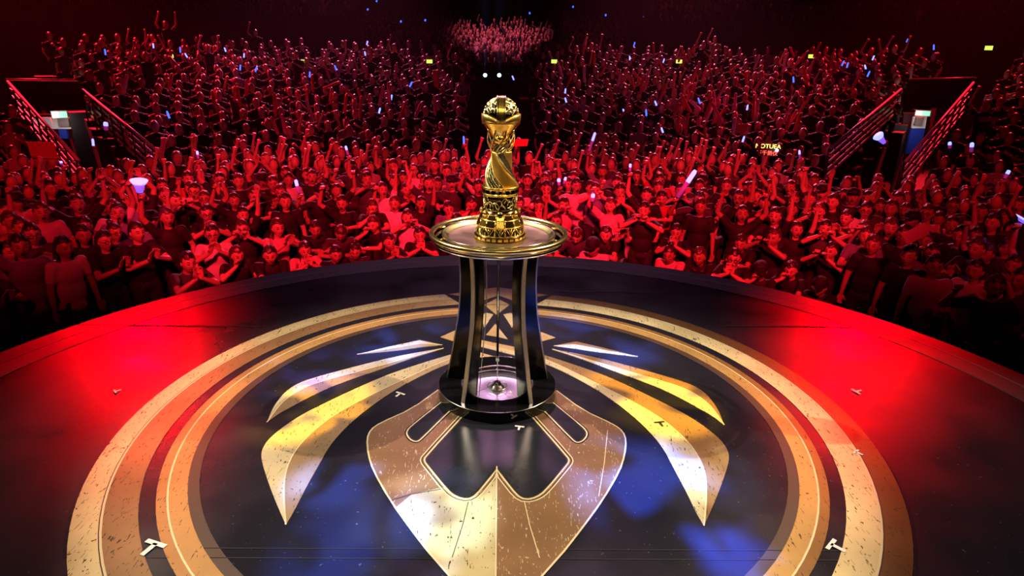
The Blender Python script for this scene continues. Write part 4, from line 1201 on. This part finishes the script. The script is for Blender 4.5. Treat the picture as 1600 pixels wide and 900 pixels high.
def text_mesh(s, size, m, name='lettering', depth=.002, font_space=1.0):
    cu = bpy.data.curves.new(name, 'FONT'); cu.body = s; cu.size = size; cu.extrude = depth; cu.align_x = 'CENTER'; cu.align_y = 'CENTER'; cu.space_character = font_space
    o = bpy.data.objects.new(name, cu); COL.objects.link(o)
    dg = bpy.context.evaluated_depsgraph_get(); me = bpy.data.meshes.new_from_object(o.evaluated_get(dg))
    bpy.data.objects.remove(o); me.materials.clear(); me.materials.append(m)
    return me
prints = [text_mesh('(ISKF)\n~ mmm ~', .10, glyph_m), text_mesh('WTBL', .10, mat('dim_lettering', (.2, .16, .25), .6))]
npr = 0
for p in PEOPLE:
    b = spawn(p['tpl'], p['x'], p['y'], floor_at(p['x'], p['y'], TPL[p['tpl']]['seated']), p['rz'], p['shirt'], p['hair'], rnd.randrange(8), rnd.random() < .35, rnd.randrange(2), p['scale'],
              'glasses' if rnd.random() < .16 else None)
    if p.get('print'):
        t = TPL[p['tpl']]
        o = bpy.data.objects.new('lettering', prints[npr]); npr += 1; COL.objects.link(o); o.parent = b
        o.location = (0, -.25, .83) if t['seated'] else (0, -.135, 1.26); o.rotation_euler = (PI / 2 - (.3 if t['seated'] else .05), 0, 0)
    tag(b, p.get('label') or p['auto'], 'person', 'spectators on the floor in front of the stage')

# curved benches under the seated rows and the rail in front
for k in range(4):
    r = 6.85 + ROW_STEP * k; a0, a1 = R(90) - SIT_A - .03, R(90) + SIT_A + .03
    bm = bmesh.new(); lathe(bm, [(r - .06, 0), (r - .06, .40), (r + .16, .40), (r + .16, 0), (r - .06, 0)], 60, (0, 0, 0), 0, a0, a1)
    o = obj('curved_bench', bm, seat_bank); o.location = (0, 0, FLOOR_Z + RISER[k])
    tag(o, 'dark low curved bench under the %s row of seated spectators' % ORD[k], 'bench')
    if k:
        bm = bmesh.new(); ri, ro = r - ROW_STEP + .17, r + .17
        lathe(bm, [(ri, 0), (ri, RISER[k]), (ro, RISER[k]), (ro, 0), (ri, 0)], 60, (0, 0, FLOOR_Z), 0, a0, a1)
        tag(obj('seating_riser', bm, seat_bank), kind='structure')
bm = bmesh.new()
lathe(bm, [(6.10, 0), (6.10, .72), (6.18, .72), (6.18, 0), (6.10, 0)], 90, (0, 0, 0), 0, R(90 - 62), R(90 + 62))
o = obj('crowd_barrier', bm, mat('black_barrier', (.008, .006, .007), .5)); o.location = (0, 0, FLOOR_Z)
tag(o, 'low black curved barrier between the front row and the stage', 'barrier')

# ================================================================== THE REST OF THE CROWD (too many and too small to single out)
def low_person(kind, seed):
    rnd = random.Random(seed); bm = bmesh.new()
    seated = kind != 'stand' and kind != 'stand_up'
    hz = 1.16 if seated else 1.62
    def mark(n0, mi):
        bm.faces.ensure_lookup_table()
        for f in bm.faces[n0:]: f.material_index = mi
    n0 = 0
    bmesh.ops.create_icosphere(bm, subdivisions=2, radius=1, matrix=Matrix.Translation((0, -.01, hz)) @ Matrix.Diagonal((.080, .095, .122, 1))); mark(n0, 0); n0 = len(bm.faces)
    bmesh.ops.create_icosphere(bm, subdivisions=2, radius=1, matrix=Matrix.Translation((0, .016, hz + .022)) @ Matrix.Diagonal((.090, .100, .120, 1))); mark(n0, 1); n0 = len(bm.faces)
    if rnd.random() < .3:
        bmesh.ops.create_icosphere(bm, subdivisions=1, radius=1, matrix=Matrix.Translation((0, .06, hz - .12)) @ Matrix.Diagonal((.10, .05, .17, 1))); mark(n0, 1); n0 = len(bm.faces)
    tube(bm, [(0, 0, hz - .2), (0, -.005, hz - .08)], .05, 6, False); mark(n0, 0); n0 = len(bm.faces)
    zt = hz - .16
    rings = []
    for z, rx, ry in ((zt + .03, .06, .05), (zt - .01, .18, .09), (zt - .20, .17, .12), (zt - .45, .14, .11), (zt - .60, .16, .12)):
        rings.append([bm.verts.new((rx * math.cos(2 * PI * i / 10), ry * math.sin(2 * PI * i / 10), z)) for i in range(10)])
    for a, b in zip(rings, rings[1:]):
        for i in range(10): bm.faces.new((a[i], b[i], b[(i + 1) % 10], a[(i + 1) % 10]))
    mark(n0, 2); n0 = len(bm.faces)
    ups = {'sit': (), 'sit_up': (1,), 'sit_both': (1, -1), 'stand': (), 'stand_up': (1, -1) if seed % 2 else (-1,), 'clap': ()}[kind]
    for s in (-1, 1):
        S = Vector((s * .18, 0, zt - .03))
        if s in ups:
            E = S + Vector((s * .12, -.10, .20)); W = E + Vector((-s * .03 + rnd.uniform(-.1, .1), -.05, .30))
        elif kind == 'clap' or rnd.random() < .3:
            E = S + Vector((s * .07, -.12, -.24)); W = Vector((s * .04, -.34, zt + rnd.uniform(-.12, .1)))
        else:
            E = S + Vector((s * .06, .02, -.28)); W = E + Vector((-s * .05, -.16, -.16))
        tube(bm, [S, S.lerp(E, .5)], [.062, .055], 6); mark(n0, 2); n0 = len(bm.faces)
        tube(bm, [S.lerp(E, .5), E, W, W + (W - E).normalized() * .10], [.043, .036, .024, .042], 6); mark(n0, 0); n0 = len(bm.faces)
    if not seated:
        for s in (-1, 1): tube(bm, [(s * .09, 0, .95), (s * .1, 0, .02)], [.1, .05], 6); mark(n0, 5)
    else:
        for s in (-1, 1): tube(bm, [(s * .09, 0, .46), (s * .11, -.40, .48), (s * .11, -.40, .02)], [.09, .07, .05], 6); mark(n0, 5)
    bmesh.ops.triangulate(bm, faces=list(bm.faces))
    V = np.array([v.co[:] for v in bm.verts], 'f'); F = np.array([[v.index for v in f.verts] for f in bm.faces], 'i'); Mi = np.array([f.material_index for f in bm.faces], 'i')
    bm.free(); return V, F, Mi
LOW = {k: [low_person(k, s) for s in range(3)] for k in ('sit', 'sit_up', 'sit_both', 'stand', 'stand_up', 'clap')}
def crowd_object(name, spots, label, mats):
    Vs, Fs, Ms = [], [], []; off = 0; r = random.Random(9)
    for (x, y, z, kind) in spots:
        V, F, Mi = LOW[kind][r.randrange(3)]
        a = yaw_to_stage(x, y) + r.uniform(-.35, .35); s = r.uniform(.93, 1.07); c, sn = math.cos(a) * s, math.sin(a) * s
        W = np.empty_like(V); W[:, 0] = V[:, 0] * c - V[:, 1] * sn + x; W[:, 1] = V[:, 0] * sn + V[:, 1] * c + y; W[:, 2] = V[:, 2] * s + z
        Mi = Mi.copy(); Mi[Mi == 2] = r.choices([2, 3, 4], [80, 13, 7])[0]
        Vs.append(W); Fs.append(F + off); Ms.append(Mi); off += len(V)
    V, F, Mi = np.concatenate(Vs), np.concatenate(Fs), np.concatenate(Ms)
    me = bpy.data.meshes.new(name); me.vertices.add(len(V)); me.vertices.foreach_set('co', V.ravel())
    me.loops.add(len(F) * 3); me.loops.foreach_set('vertex_index', F.ravel().astype('i'))
    me.polygons.add(len(F)); me.polygons.foreach_set('loop_start', np.arange(0, len(F) * 3, 3, dtype='i'))
    me.polygons.foreach_set('material_index', Mi); me.polygons.foreach_set('use_smooth', np.ones(len(F), bool))
    for m_ in mats: me.materials.append(m_)
    me.update(calc_edges=True); me.validate()
    o = bpy.data.objects.new(name, me); COL.objects.link(o); tag(o, label, 'crowd', kind='stuff'); return o
CM = [skin_m, mat('rim_lit_hair', (.075, .06, .06), .42, spec=1.0), SHIRTS['black'], SHIRTS['dark grey'], mat('muted_pale_cotton', (.40, .32, .34), .8), trouser_m[1]]
def in_view(x, y, lim=1.0): return abs(x) < (y + CAM_D) * lim
rnd = random.Random(77)
far = []
r = 6.85 + ROWS * ROW_STEP
while r < 12.75:
    a = -R(62)
    while a < R(62):
        a += rnd.uniform(.38, .52) / r; rr = r + rnd.uniform(-.1, .1); x, y = rr * math.sin(a), rr * math.cos(a)
        if in_view(x, y) and free(x, y, .33) and not (rr > 11.6 and in_aisle(x, y)) and not in_cut(x, y, .0):
            far.append((x, y, FLOOR_Z, rnd.choices(['stand', 'stand_up', 'clap'], [62, 38, 0])[0]))
    r += .60
for k in range(N_TIERS):
    r = TIER_R0 + (k + .45) * TIER_STEP; a = -R(62); z = tier_z(k)
    while a < R(62):
        a += rnd.uniform(.44, .56) / r
        if rnd.random() < .06: continue
        x, y = r * math.sin(a), r * math.cos(a)
        if not in_view(x, y) or in_cut(x, y, .25) or in_aisle(x, y): continue
        up = .16 if k > 7 else .06
        far.append((x, y, z, 'sit' if rnd.random() > up else rnd.choice(['sit_up', 'sit_both', 'clap', 'stand_up'])))
for k in range(N_FAR):
    r = FAR_R0 + (k + .5) * FAR_STEP; x = -r * .30
    while x < r * .30:
        x += rnd.uniform(.36, .52); y = math.sqrt(r * r - x * x); px = 800 + (x * math.cos(YAW) - (y + CAM_D) * math.sin(YAW)) / (y + CAM_D) * FPX
        if (690 < px < 850 and k < 9 + 2 * math.sin(px)) or (560 < px < 672 and rnd.random() < .6) or (868 < px < 960 and rnd.random() < .7):
            far.append((x, y, far_z(k), rnd.choice(['stand', 'stand_up', 'stand_up', 'clap'])))
crowd_object('crowd', far, 'dense distant crowd filling the rising tiers and the back of the floor', CM)
upc = []
for k in range(N_UP):
    r = UP_R0 + (k + .5) * UP_STEP; a = -R(48)
    while a < R(48):
        a += rnd.uniform(.5, 1.6) / r
        if abs(a) < R(13.5): continue
        x, y = r * math.sin(a), r * math.cos(a)
        if in_view(x, y, .84): upc.append((x, y, up_z(k), rnd.choice(['sit', 'sit', 'sit_up'])))
crowd_object('crowd', upc, 'barely lit spectators in the dark upper stand', CM)

# ================================================================== stair cuts with railings and lit doorways
rail_m = mat('white_painted_rail', (.62, .58, .60), .38)
wall_m = mat('dark_portal_wall', (.035, .018, .020), .75)
def railing(A, B, label, n_seg=7, flip=False):
    A, B = Vector(A), Vector(B); root = empty('railing', A); tag(root, label, 'railing')
    d = B - A
    bm = bmesh.new(); tube(bm, [Vector((0, 0, 0)), d], .030, 8); obj('handrail', bm, rail_m, root, True)
    rr = random.Random(int(abs(A.x) * 100))
    hd = Vector((d.x, d.y, 0)).normalized(); nn = Vector((-hd.y, hd.x, 0))
    for row in range(1, 5):
        sh = (row % 2) * .5
        for k in range(-1, n_seg + 1):
            t0, t1 = (k + sh + .06) / n_seg, (k + 1 + sh - .07) / n_seg
            t0, t1 = max(t0, .015), min(t1, .995 - .012 * row)
            if t1 - t0 < .03: continue
            p, q = d * t0 + Vector((0, 0, -.155 * row)), d * t1 + Vector((0, 0, -.155 * row))
            bm = bmesh.new(); vs = []
            for P in (p, q):
                for du, dz in ((-1, -1), (1, -1), (1, 1), (-1, 1)): vs.append(bm.verts.new(P + nn * .012 * du + Vector((0, 0, .030 * dz))))
            for f in ((3, 2, 1, 0), (4, 5, 6, 7), (0, 1, 5, 4), (1, 2, 6, 5), (2, 3, 7, 6), (3, 0, 4, 7)): bm.faces.new([vs[i] for i in f])
            obj('slat', bm, rail_m, root)
    for k in range(n_seg + 1):
        p = d * (k / n_seg); bm = bmesh.new(); tube(bm, [p + nn * .03, p + nn * .03 + Vector((0, 0, -1.0))], .018, 6); obj('post', bm, seat_bank, root, True)
    return root
railing(*RAILS['L_in'], 'red-lit slatted railing on the inner side of the left stair cut')
railing(*RAILS['L_out'], 'red-lit slatted railing on the outer side of the left stair cut', 8)
railing(*RAILS['R_in'], 'red-lit slatted railing on the inner side of the right stair cut')
railing(*RAILS['R_out'], 'red-lit slatted railing on the outer side of the right stair cut', 8)

def quad_wall(name, P, thick, m, kind='structure', parent=None):
    """P: four corners in order; thickness behind"""
    bm = bmesh.new(); P = [Vector(p) for p in P]; n = (P[1] - P[0]).cross(P[3] - P[0]).normalized() * thick
    a = [bm.verts.new(p) for p in P]; b = [bm.verts.new(p - n) for p in P]
    bm.faces.new(a); bm.faces.new(list(reversed(b)))
    for i in range(4): bm.faces.new((b[i], b[(i + 1) % 4], a[(i + 1) % 4], a[i]))
    bmesh.ops.recalc_face_normals(bm, faces=bm.faces)
    o = obj(name, bm, m, parent)
    if kind: o['kind'] = kind
    return o
exit_g = mat('exit_sign_green', (.1, .5, .2), .5, 0, (.25, 1.0, .45), 1.1)
exit_w = mat('exit_sign_white', (.8, .8, .6), .5, 0, (1.0, .95, .55), 1.1)
exit_y = mat('exit_sign_yellow_green', (.6, .7, .1), .5, 0, (.62, .85, .10), 1.3)
lit_wall = mat('white_lit_plaster', (.85, .80, .78), .7)
grey_pic = mat('grey_notice', (.20, .15, .15), .6)
blue_carpet = mat('blue_carpet', (.01, .04, .45), .8)
def exit_sign(px, py, dist, w_, h_, label, two=False):
    P = at(px, py, dist); root = empty('exit_sign', P); root.rotation_euler = (0, 0, math.atan2(-P.x, P.y + CAM_D)); tag(root, label, 'exit sign')
    bm = bmesh.new(); box(bm, (0, .03, 0), (w_ + .04, .05, h_ + .04)); obj('housing', bm, grip_m, root)
    if two:
        bm = bmesh.new(); box(bm, (-w_ * .28, 0, 0), (w_ * .44, .012, h_)); obj('pictogram_panel', bm, exit_w, root)
        bm = bmesh.new(); box(bm, (w_ * .22, 0, 0), (w_ * .54, .012, h_)); obj('arrow_panel', bm, exit_g, root)
    else:
        bm = bmesh.new(); box(bm, (0, 0, 0), (w_, .012, h_)); obj('lit_panel', bm, exit_y, root)
for s, (pxa, pya), (pxb, pyb), side in ((0, (12, 125), (118, 126), 'left'), (1, (1523, 123), (1418, 125), 'right')):
    A, B = at(pxa, pya, 17.4), at(pxb, pyb, 18.6)
    lo = Vector((0, 0, -.74))
    quad_wall('wall_portal_' + side, [A, B, B + lo, A + lo], .3, wall_m)
    bm = bmesh.new(); tube(bm, [A + Vector((0, -.04, .02)), B + Vector((0, -.04, .02))], .022, 6)
    tag(obj('edge_rail', bm, rail_m, None, True), 'thin red-lit rail along the top of the %s portal wall' % side, 'rail')
# left doorway
D = 19.3
def dpt(px, py, dd=0): return at(px, py, D + dd)
door = empty('lit_doorway', dpt(84, 200)); tag(door, 'bright white doorway deep in the left stair cut', 'doorway')
def dpart(name, px0, py0, px1, py1, dd, m, skew=0, parent=None):
    o = quad_wall(name, [dpt(px0, py0, dd), dpt(px1, py0, dd), dpt(px1 + skew, py1, dd), dpt(px0 + skew, py1, dd)], .08, m, None)
    par = parent or door; o.parent = par; o.matrix_parent_inverse = Matrix.Translation(par.location).inverted(); return o
dpart('back_wall', 52, 178, 116, 216, .6, wall_m, 4)
dpart('white_panel', 61, 183, 80, 201, .2, lit_wall, 7)
dpart('white_frame', 84, 183, 111, 201, .2, lit_wall, 3)
dpart('notice', 92, 184.5, 109, 197, .1, grey_pic, 2)
dpart('blue_panel', 94, 202, 106, 216, .2, blue_carpet, 3)
for k, sk in ((50, 9), (54, 9)):
    dpart('stair_rail', k, 183, k + 2.2, 201, .1, lit_wall, sk)
exit_sign(93, 179, D - .2, .36, .17, 'green and white exit sign over the left lit doorway', True)
dl = bpy.data.lights.new('doorway_lamp_left', 'AREA'); dl.energy = 5; dl.size = .4; dl.color = (1, .93, .9)
dlo = bpy.data.objects.new('doorway_lamp_left', dl); COL.objects.link(dlo); dlo.location = dpt(88, 186, -.6); dlo.rotation_euler = (dpt(86, 192) - dlo.location).to_track_quat('-Z', 'Y').to_euler()
door = empty('lit_doorway', dpt(1434, 200)); tag(door, 'white framed doorway above blue steps in the right stair cut', 'doorway')
dpart('back_wall', 1410, 176, 1452, 240, .6, wall_m, -6)
dpart('white_frame', 1426, 182, 1446, 200, .2, lit_wall, -3)
dpart('notice', 1430, 183, 1441, 195.5, .1, grey_pic, -3)
dpart('blue_panel', 1422, 201, 1443, 240, .2, blue_carpet, -9)
exit_sign(1442, 177, D - .2, .36, .13, 'green and white exit sign over the right lit doorway', True)
dl = bpy.data.lights.new('doorway_lamp_right', 'AREA'); dl.energy = 5; dl.size = .4; dl.color = (1, .93, .9)
dlo = bpy.data.objects.new('doorway_lamp_right', dl); COL.objects.link(dlo); dlo.location = dpt(1434, 186, -.6); dlo.rotation_euler = (dpt(1433, 192) - dlo.location).to_track_quat('-Z', 'Y').to_euler()
for px, py, lab in ((475, 96, 'yellow-green exit sign above the tiers, left of the centre blocks'), (671, 96, 'yellow-green exit sign just left of the centre far stand'),
                    (866, 96, 'yellow-green exit sign just right of the centre far stand'), (1061, 96, 'yellow-green exit sign above the tiers right of the centre blocks'),
                    (266, 88, 'yellow-green exit sign at the top of the left tiers'), (1268, 88, 'yellow-green exit sign at the top of the right tiers'),
                    (1545, 75, 'yellow-green exit sign high at the right, over the stair cut')):
    exit_sign(px, py, 20.5 if px == 1545 else 23.4, .20, .12, lab)

# dark exit boxes in the far stand, with their fronts
for px0, px1, lab in ((642, 690, 'left'), (848, 896, 'right')):
    A, B = at(px0, 65, 34), at(px1, 65, 34); bm = bmesh.new()
    c = (A + B) / 2; box(bm, (c.x, c.y + .8, c.z - .75), ((B - A).length, 1.6, 1.5))
    o = obj('exit_box', bm, wall_m); tag(o, 'dark boxed exit at the %s side of the centre far stand' % lab, 'exit box')
# mix platform with steps in the centre aisle
plat = mat('black_platform', (.010, .010, .012), .6)
cc = at(776, 118, 31.0)
platform = empty('mix_platform', (cc.x, cc.y, FLOOR_Z)); tag(platform, 'black platform with steps in the centre aisle behind the trophy', 'platform')
top = cc.z - .18 - FLOOR_Z
bm = bmesh.new(); box(bm, (0, .9, top / 2), (2.6, 2.2, top)); obj('deck', bm, plat, platform)
for s in (-1, 1):
    for k in range(6):
        bm = bmesh.new(); box(bm, (s * 2.0, 1.6 + k * .28, top * .78 + k * .14), (1.0, .28, .05)); obj('step', bm, mat('grey_step', (.10, .09, .10), .6), platform)
    bm = bmesh.new(); tube(bm, [(s * 2.55, 1.4, top * .78 + .25), (s * 2.55, 1.4, top * .78 + .9), (s * 2.45, 3.2, top * .78 + 1.75), (s * 2.45, 3.2, top * .78 + 1.0)], .025, 6); obj('step_rail', bm, rail_m, platform, True)
# two cold floor lamps on the platform
lens = mat('cold_lamp_lens', (.8, .9, 1), .2, 0, (.45, .75, 1.0), 9)
for px, lab in ((758, 'left of the two cold blue floor lamps behind the trophy'), (780, 'right of the two cold blue floor lamps behind the trophy')):
    P = at(px, 118, 30.6); root = empty('floor_lamp', P); tag(root, lab, 'lamp')
    bm = bmesh.new(); lathe(bm, [(0, -.14), (.09, -.13), (.12, -.02), (.12, .03), (0, .03)], 20); o = obj('housing', bm, grip_m, root, True); o.rotation_euler = (R(68), 0, 0)
    bm = bmesh.new(); bmesh.ops.create_uvsphere(bm, u_segments=16, v_segments=8, radius=.085, matrix=Matrix.Diagonal((1, 1, .4, 1))); o = obj('lens', bm, lens, root, True); o.rotation_euler = (R(68), 0, 0); o.location = (0, -.04, .015)
    bm = bmesh.new(); box(bm, (0, .06, -.14), (.3, .1, .08)); obj('bracket', bm, grip_m, root)
    spot('floor_lamp_beam', P + Vector((0, -.15, .05)), P + Vector((0, -.6, 6)), (.08, .40, 1), 15000, 12, .8, .05)

# white hand rails on the tier stairs
for i, (a, b, dist, lab) in enumerate(sorted((((425, 92), (441, 72), 30, 'pair'), ((480, 90), (492, 74), 30, 'single'), ((610, 91), (620, 71), 31, 'single'), ((636, 88), (643, 69), 31, 'single'),
                          ((673, 127), (682, 105), 26, 'low'), ((861, 127), (854, 105), 26, 'low'), ((690, 93), (693, 68), 31, 'post'), ((845, 95), (840, 68), 31, 'post'),
                          ((1110, 90), (1091, 70), 30, 'x'), ((893, 80), (899, 74), 31, 'short'), ((430, 90), (446, 76), 30.4, 'pair')))):
    A, B = at(*a, dist), at(*b, dist + .8)
    bm = bmesh.new(); tube(bm, [A, B], .022, 6); tube(bm, [A + Vector((0, 0, .0)), A + Vector((0, 0, -.6))], .016, 6); tube(bm, [B, B + Vector((0, 0, -.6))], .016, 6)
    o = obj('stair_rail', bm, rail_m, None, True); tag(o, 'thin white sloping handrail on the far stairs, %s counted from the left' % ordw(i + 1), 'handrail', 'handrails on the far stairs')

# ---- far light sticks and foam sticks
def head_surface(px, py):
    d = at(px, py, 1.0) - CAM_POS
    t = 9.0
    while t < 60:
        P = CAM_POS + d * t; r_ = P.to_2d().length
        if r_ < TIER_R0: zs = FLOOR_Z + 1.75
        elif r_ < TIER_R0 + N_TIERS * TIER_STEP: zs = tier_z(int((r_ - TIER_R0) / TIER_STEP)) + 1.35
        else: zs = -9
        if P.z < zs: return t
        t += .05
    return None
dots = [(148,18),(224,21),(334,25),(362,31),(80,56),(153,54),(321,50),(240,75),(165,86),(353,81),(381,90),(282,82),(293,90),(265,185),(375,110),(399,112),(259,4),
 (416,17),(421,21),(438,28),(471,33),(507,6),(507,13),(533,22),(548,45),(574,16),(588,3),(626,35),(664,33),(414,51),(573,70),(571,87),(640,136),(611,156),(592,177),(484,121),(526,110),
 (828,22),(895,12),(946,25),(1006,27),(1079,19),(1092,37),(1115,23),(1145,13),(1162,26),(1169,50),(803,125),(883,146),(885,160),(990,73),(984,94),(1036,98),(1026,165),(1010,181),(1094,162),(1167,172),(976,178),
 (1211,15),(1245,7),(1291,3),(1288,20),(1222,58),(1363,20),(1386,26),(1442,17),(1439,35),(1469,25),(1482,5),(1518,25),(1416,66),(1459,78),(1363,94),(1315,103),(1323,106),(1353,108),(1355,120),(1240,129),(1160,222),(1036,207),(768,178),(725,224),(146,228)]
glow_far = mat('glow_blue', (.2, .3, .9), .4, 0, (.04, .10, 1.0), 2.6)
grip_me = bpy.data.meshes.new('grip'); bm = bmesh.new(); lathe(bm, [(0, -.12), (.016, -.12), (.016, 0), (0, 0)], 8); bm.to_mesh(grip_me); bm.free(); grip_me.materials.append(grip_m)
tip_mes = {}
for nm, r0, l0, mm in (('up', .045, .11, glow_far), ('tier', .022, .17, glow_far), ('white', .022, .14, glow_b)):
    me = bpy.data.meshes.new('glow_tip'); bm = bmesh.new(); lathe(bm, [(0, 0), (r0, 0), (r0, l0 * .8), (r0 * .6, l0), (0, l0)], 10); bm.to_mesh(me); bm.free(); me.materials.append(mm); tip_mes[nm] = me
rnd = random.Random(3)
dots.sort(key=lambda q: abs(q[0] - 776)); cnt = {}
for (px, py) in dots:
    if py < 62: dist = 36 + (60 - py) * .16; kind = 'up'
    else:
        dist = head_surface(px, py + 8) or 30; kind = rnd.choice(['tier', 'white'])
    P = at(px, py, dist); root = empty('light_stick', P); root.rotation_euler = (rnd.uniform(-.3, .3), rnd.uniform(-.5, .5), 0)
    for nm, me in (('grip', grip_me), ('glow_tip', tip_mes[kind])):
        o = bpy.data.objects.new(nm, me); COL.objects.link(o); o.parent = root
    side = 'left' if px < 776 else 'right'; key = (kind == 'up', side); cnt[key] = cnt.get(key, 0) + 1
    if kind == 'up': tag(root, 'tiny blue light in the dark upper stand, %s %s of the trophy' % (ordw(cnt[key]), side), 'light stick', 'tiny blue lights in the upper stand')
    else: tag(root, 'small blue light stick among the tier heads, %s %s of the trophy' % (ordw(cnt[key]), side), 'light stick', 'light sticks in the distant tiers')
# foam sticks
foam_me = []
for k, (c, e) in enumerate((((.75, .10, .10), 0), ((.8, .25, .35), 0), ((.85, .6, .75), 0))):
    me = bpy.data.meshes.new('foam_stick'); bm = bmesh.new(); lathe(bm, [(0, 0), (.028, .01), (.040, .06), (.042, .38), (.034, .46), (0, .49)], 10)
    for f in bm.faces: f.smooth = True
    bm.to_mesh(me); bm.free(); me.materials.append(mat('foam_stick_plastic_%s' % 'abc'[k], c, .3)); foam_me.append(me)
n_foam = 0; foams = []
while n_foam < 110:
    px = rnd.gauss(560, 200) if rnd.random() < .45 else rnd.gauss(1090, 140); py = rnd.uniform(78, 205)
    if not (180 < px < 1420) or (690 < px < 860): continue
    t = head_surface(px, py + 10)
    if not t: continue
    P = at(px, py + 6, t)
    if in_cut(P.x, P.y, .3): continue
    hue = rnd.choices([0, 1, 2], [6, 3, 2])[0]; o = bpy.data.objects.new('foam_stick', foam_me[hue]); foams.append((abs(px - 776), px < 776, hue, o)); COL.objects.link(o); o.location = P
    o.rotation_euler = (rnd.uniform(-.4, .4), rnd.gauss(0, .4), 0); o.scale = (1, 1, rnd.uniform(.8, 1.25))
    n_foam += 1
cnt = {}
for _, lf, hue, o in sorted(foams, key=lambda q: q[0]):
    key = (lf, hue); cnt[key] = cnt.get(key, 0) + 1
    tag(o, '%s inflatable stick waved above the tiers, %s %s of the trophy' % (('red', 'pink', 'pale')[hue], ordw(cnt[key]), 'left' if lf else 'right'), 'inflatable stick', 'inflatable sticks in the tiers')

# ---- held signs
def sign(P, label, m, name='held_sign', thick=.012):
    P = [Vector(p) for p in P]; c = sum(P, Vector()) / len(P)
    root = empty(name, c); tag(root, label, 'sign')
    o = quad_wall('board', [p - c for p in P], thick, m, None); o.parent = root
    return root, c
red_card = mat('red_card', (.50, .10, .09), .6); pink_card = mat('pink_card', (.55, .30, .34), .6); white_card = mat('white_card', (.7, .66, .68), .6)
def card(px0, py0, px1, py1, dist, label, m, sk=0, rot=0):
    return sign([at(px0, py0, dist), at(px1, py0 + rot, dist), at(px1 + sk, py1 + rot, dist), at(px0 + sk, py1, dist)], label, m)
r_, c_ = card(42, 221, 84, 250, 11.4, 'large dark red board in front of the left outer railing', red_card, 9, 1)
bm = bmesh.new(); tube(bm, [at(50, 245.5, 11.36) - c_, at(93, 246.5, 11.36) - c_], .022, 6); o = obj('lower_rail', bm, red_card, r_, True)
card(1053, 185, 1072, 201, 17.5, 'pink square card held up right of the centre tiers', pink_card)
card(1151, 194, 1174, 208, 16.5, 'wide crimson-lit card held up above the right floor crowd', red_card, -2, -1)
card(800, 218, 826, 229, 13.0, 'bright red card held up just right of the trophy neck', mat('red_poster', (.75, .10, .10), .6), -2, -1)
card(713, 150, 728, 160, 20, 'small red card left of the trophy ball', red_card)
card(812, 152, 826, 155, 20, 'thin red strip-like card right of the trophy ball', red_card)
card(539, 97, 548, 105, 25, 'small white card high in the left centre tiers', white_card)
card(619, 47, 628, 55, 50, 'small pale card in the far stand left of centre', white_card, 1)
card(193, 83, 206, 90, 26, 'small red card at the top of the left tiers', red_card)
card(1278, 89, 1292, 98, 26, 'small red card at the top of the right tiers', red_card, -2, -1)
card(1530, 183, 1558, 190, 15, 'dim red narrow board right of the right stair cut', red_card)
card(1408, 366, 1444, 383, 7.0, 'pinkish card held beside the man in the pale T-shirt', pink_card, 8, -18)
# lit lettering sign in the right crowd
P = [at(1184, 223, 11.6), at(1213, 224, 11.6), at(1212, 245, 11.6), at(1184, 243, 11.6)]
root, c = sign(P, 'glowing sign with yellow letters over red characters, right crowd', mat('black_sign_board', (.02, .01, .01), .6), 'lit_sign')
ye = mat('yellow_light_letters', (.9, .7, .2), .5, 0, (1.0, .78, .18), 2.2); re_ = mat('red_light_letters', (.9, .2, .15), .5, 0, (1.0, .16, .10), 1.6); bl = mat('blue_white_light', (.6, .7, 1), .5, 0, (.35, .45, 1.0), 3.0)
for s_, z_, sz, mm, nm in (('MOTUEA', .06, .105, ye, 'top_letters'), ('下千熟仅', -.06, .09, re_, 'lower_letters')):
    o = bpy.data.objects.new(nm, text_mesh(s_, sz, mm, nm, .004)); COL.objects.link(o); o.parent = root; o.location = (0, -.035, z_); o.rotation_euler = (PI / 2, 0, math.atan2(-c.x, c.y + CAM_D) * .6)
bm = bmesh.new(); bmesh.ops.create_icosphere(bm, subdivisions=2, radius=.032); o = obj('corner_light', bm, bl, root, True); o.location = (.16, -.05, -.005)

# ---- thin stage haze over the tiers
bm = bmesh.new(); box(bm, (0, 36.5, 8), (96, 47, 20))
hz = bpy.data.materials.new('stage_haze'); hz.use_nodes = True; nt = hz.node_tree; nt.nodes.clear()
vo = nt.nodes.new('ShaderNodeVolumeScatter'); vo.inputs['Density'].default_value = .0008; vo.inputs['Anisotropy'].default_value = .2
mo = nt.nodes.new('ShaderNodeOutputMaterial'); nt.links.new(vo.outputs[0], mo.inputs['Volume'])
o = obj('haze', bm, hz); tag(o, 'thin smoke haze hanging over the distant tiers', 'haze', kind='stuff')
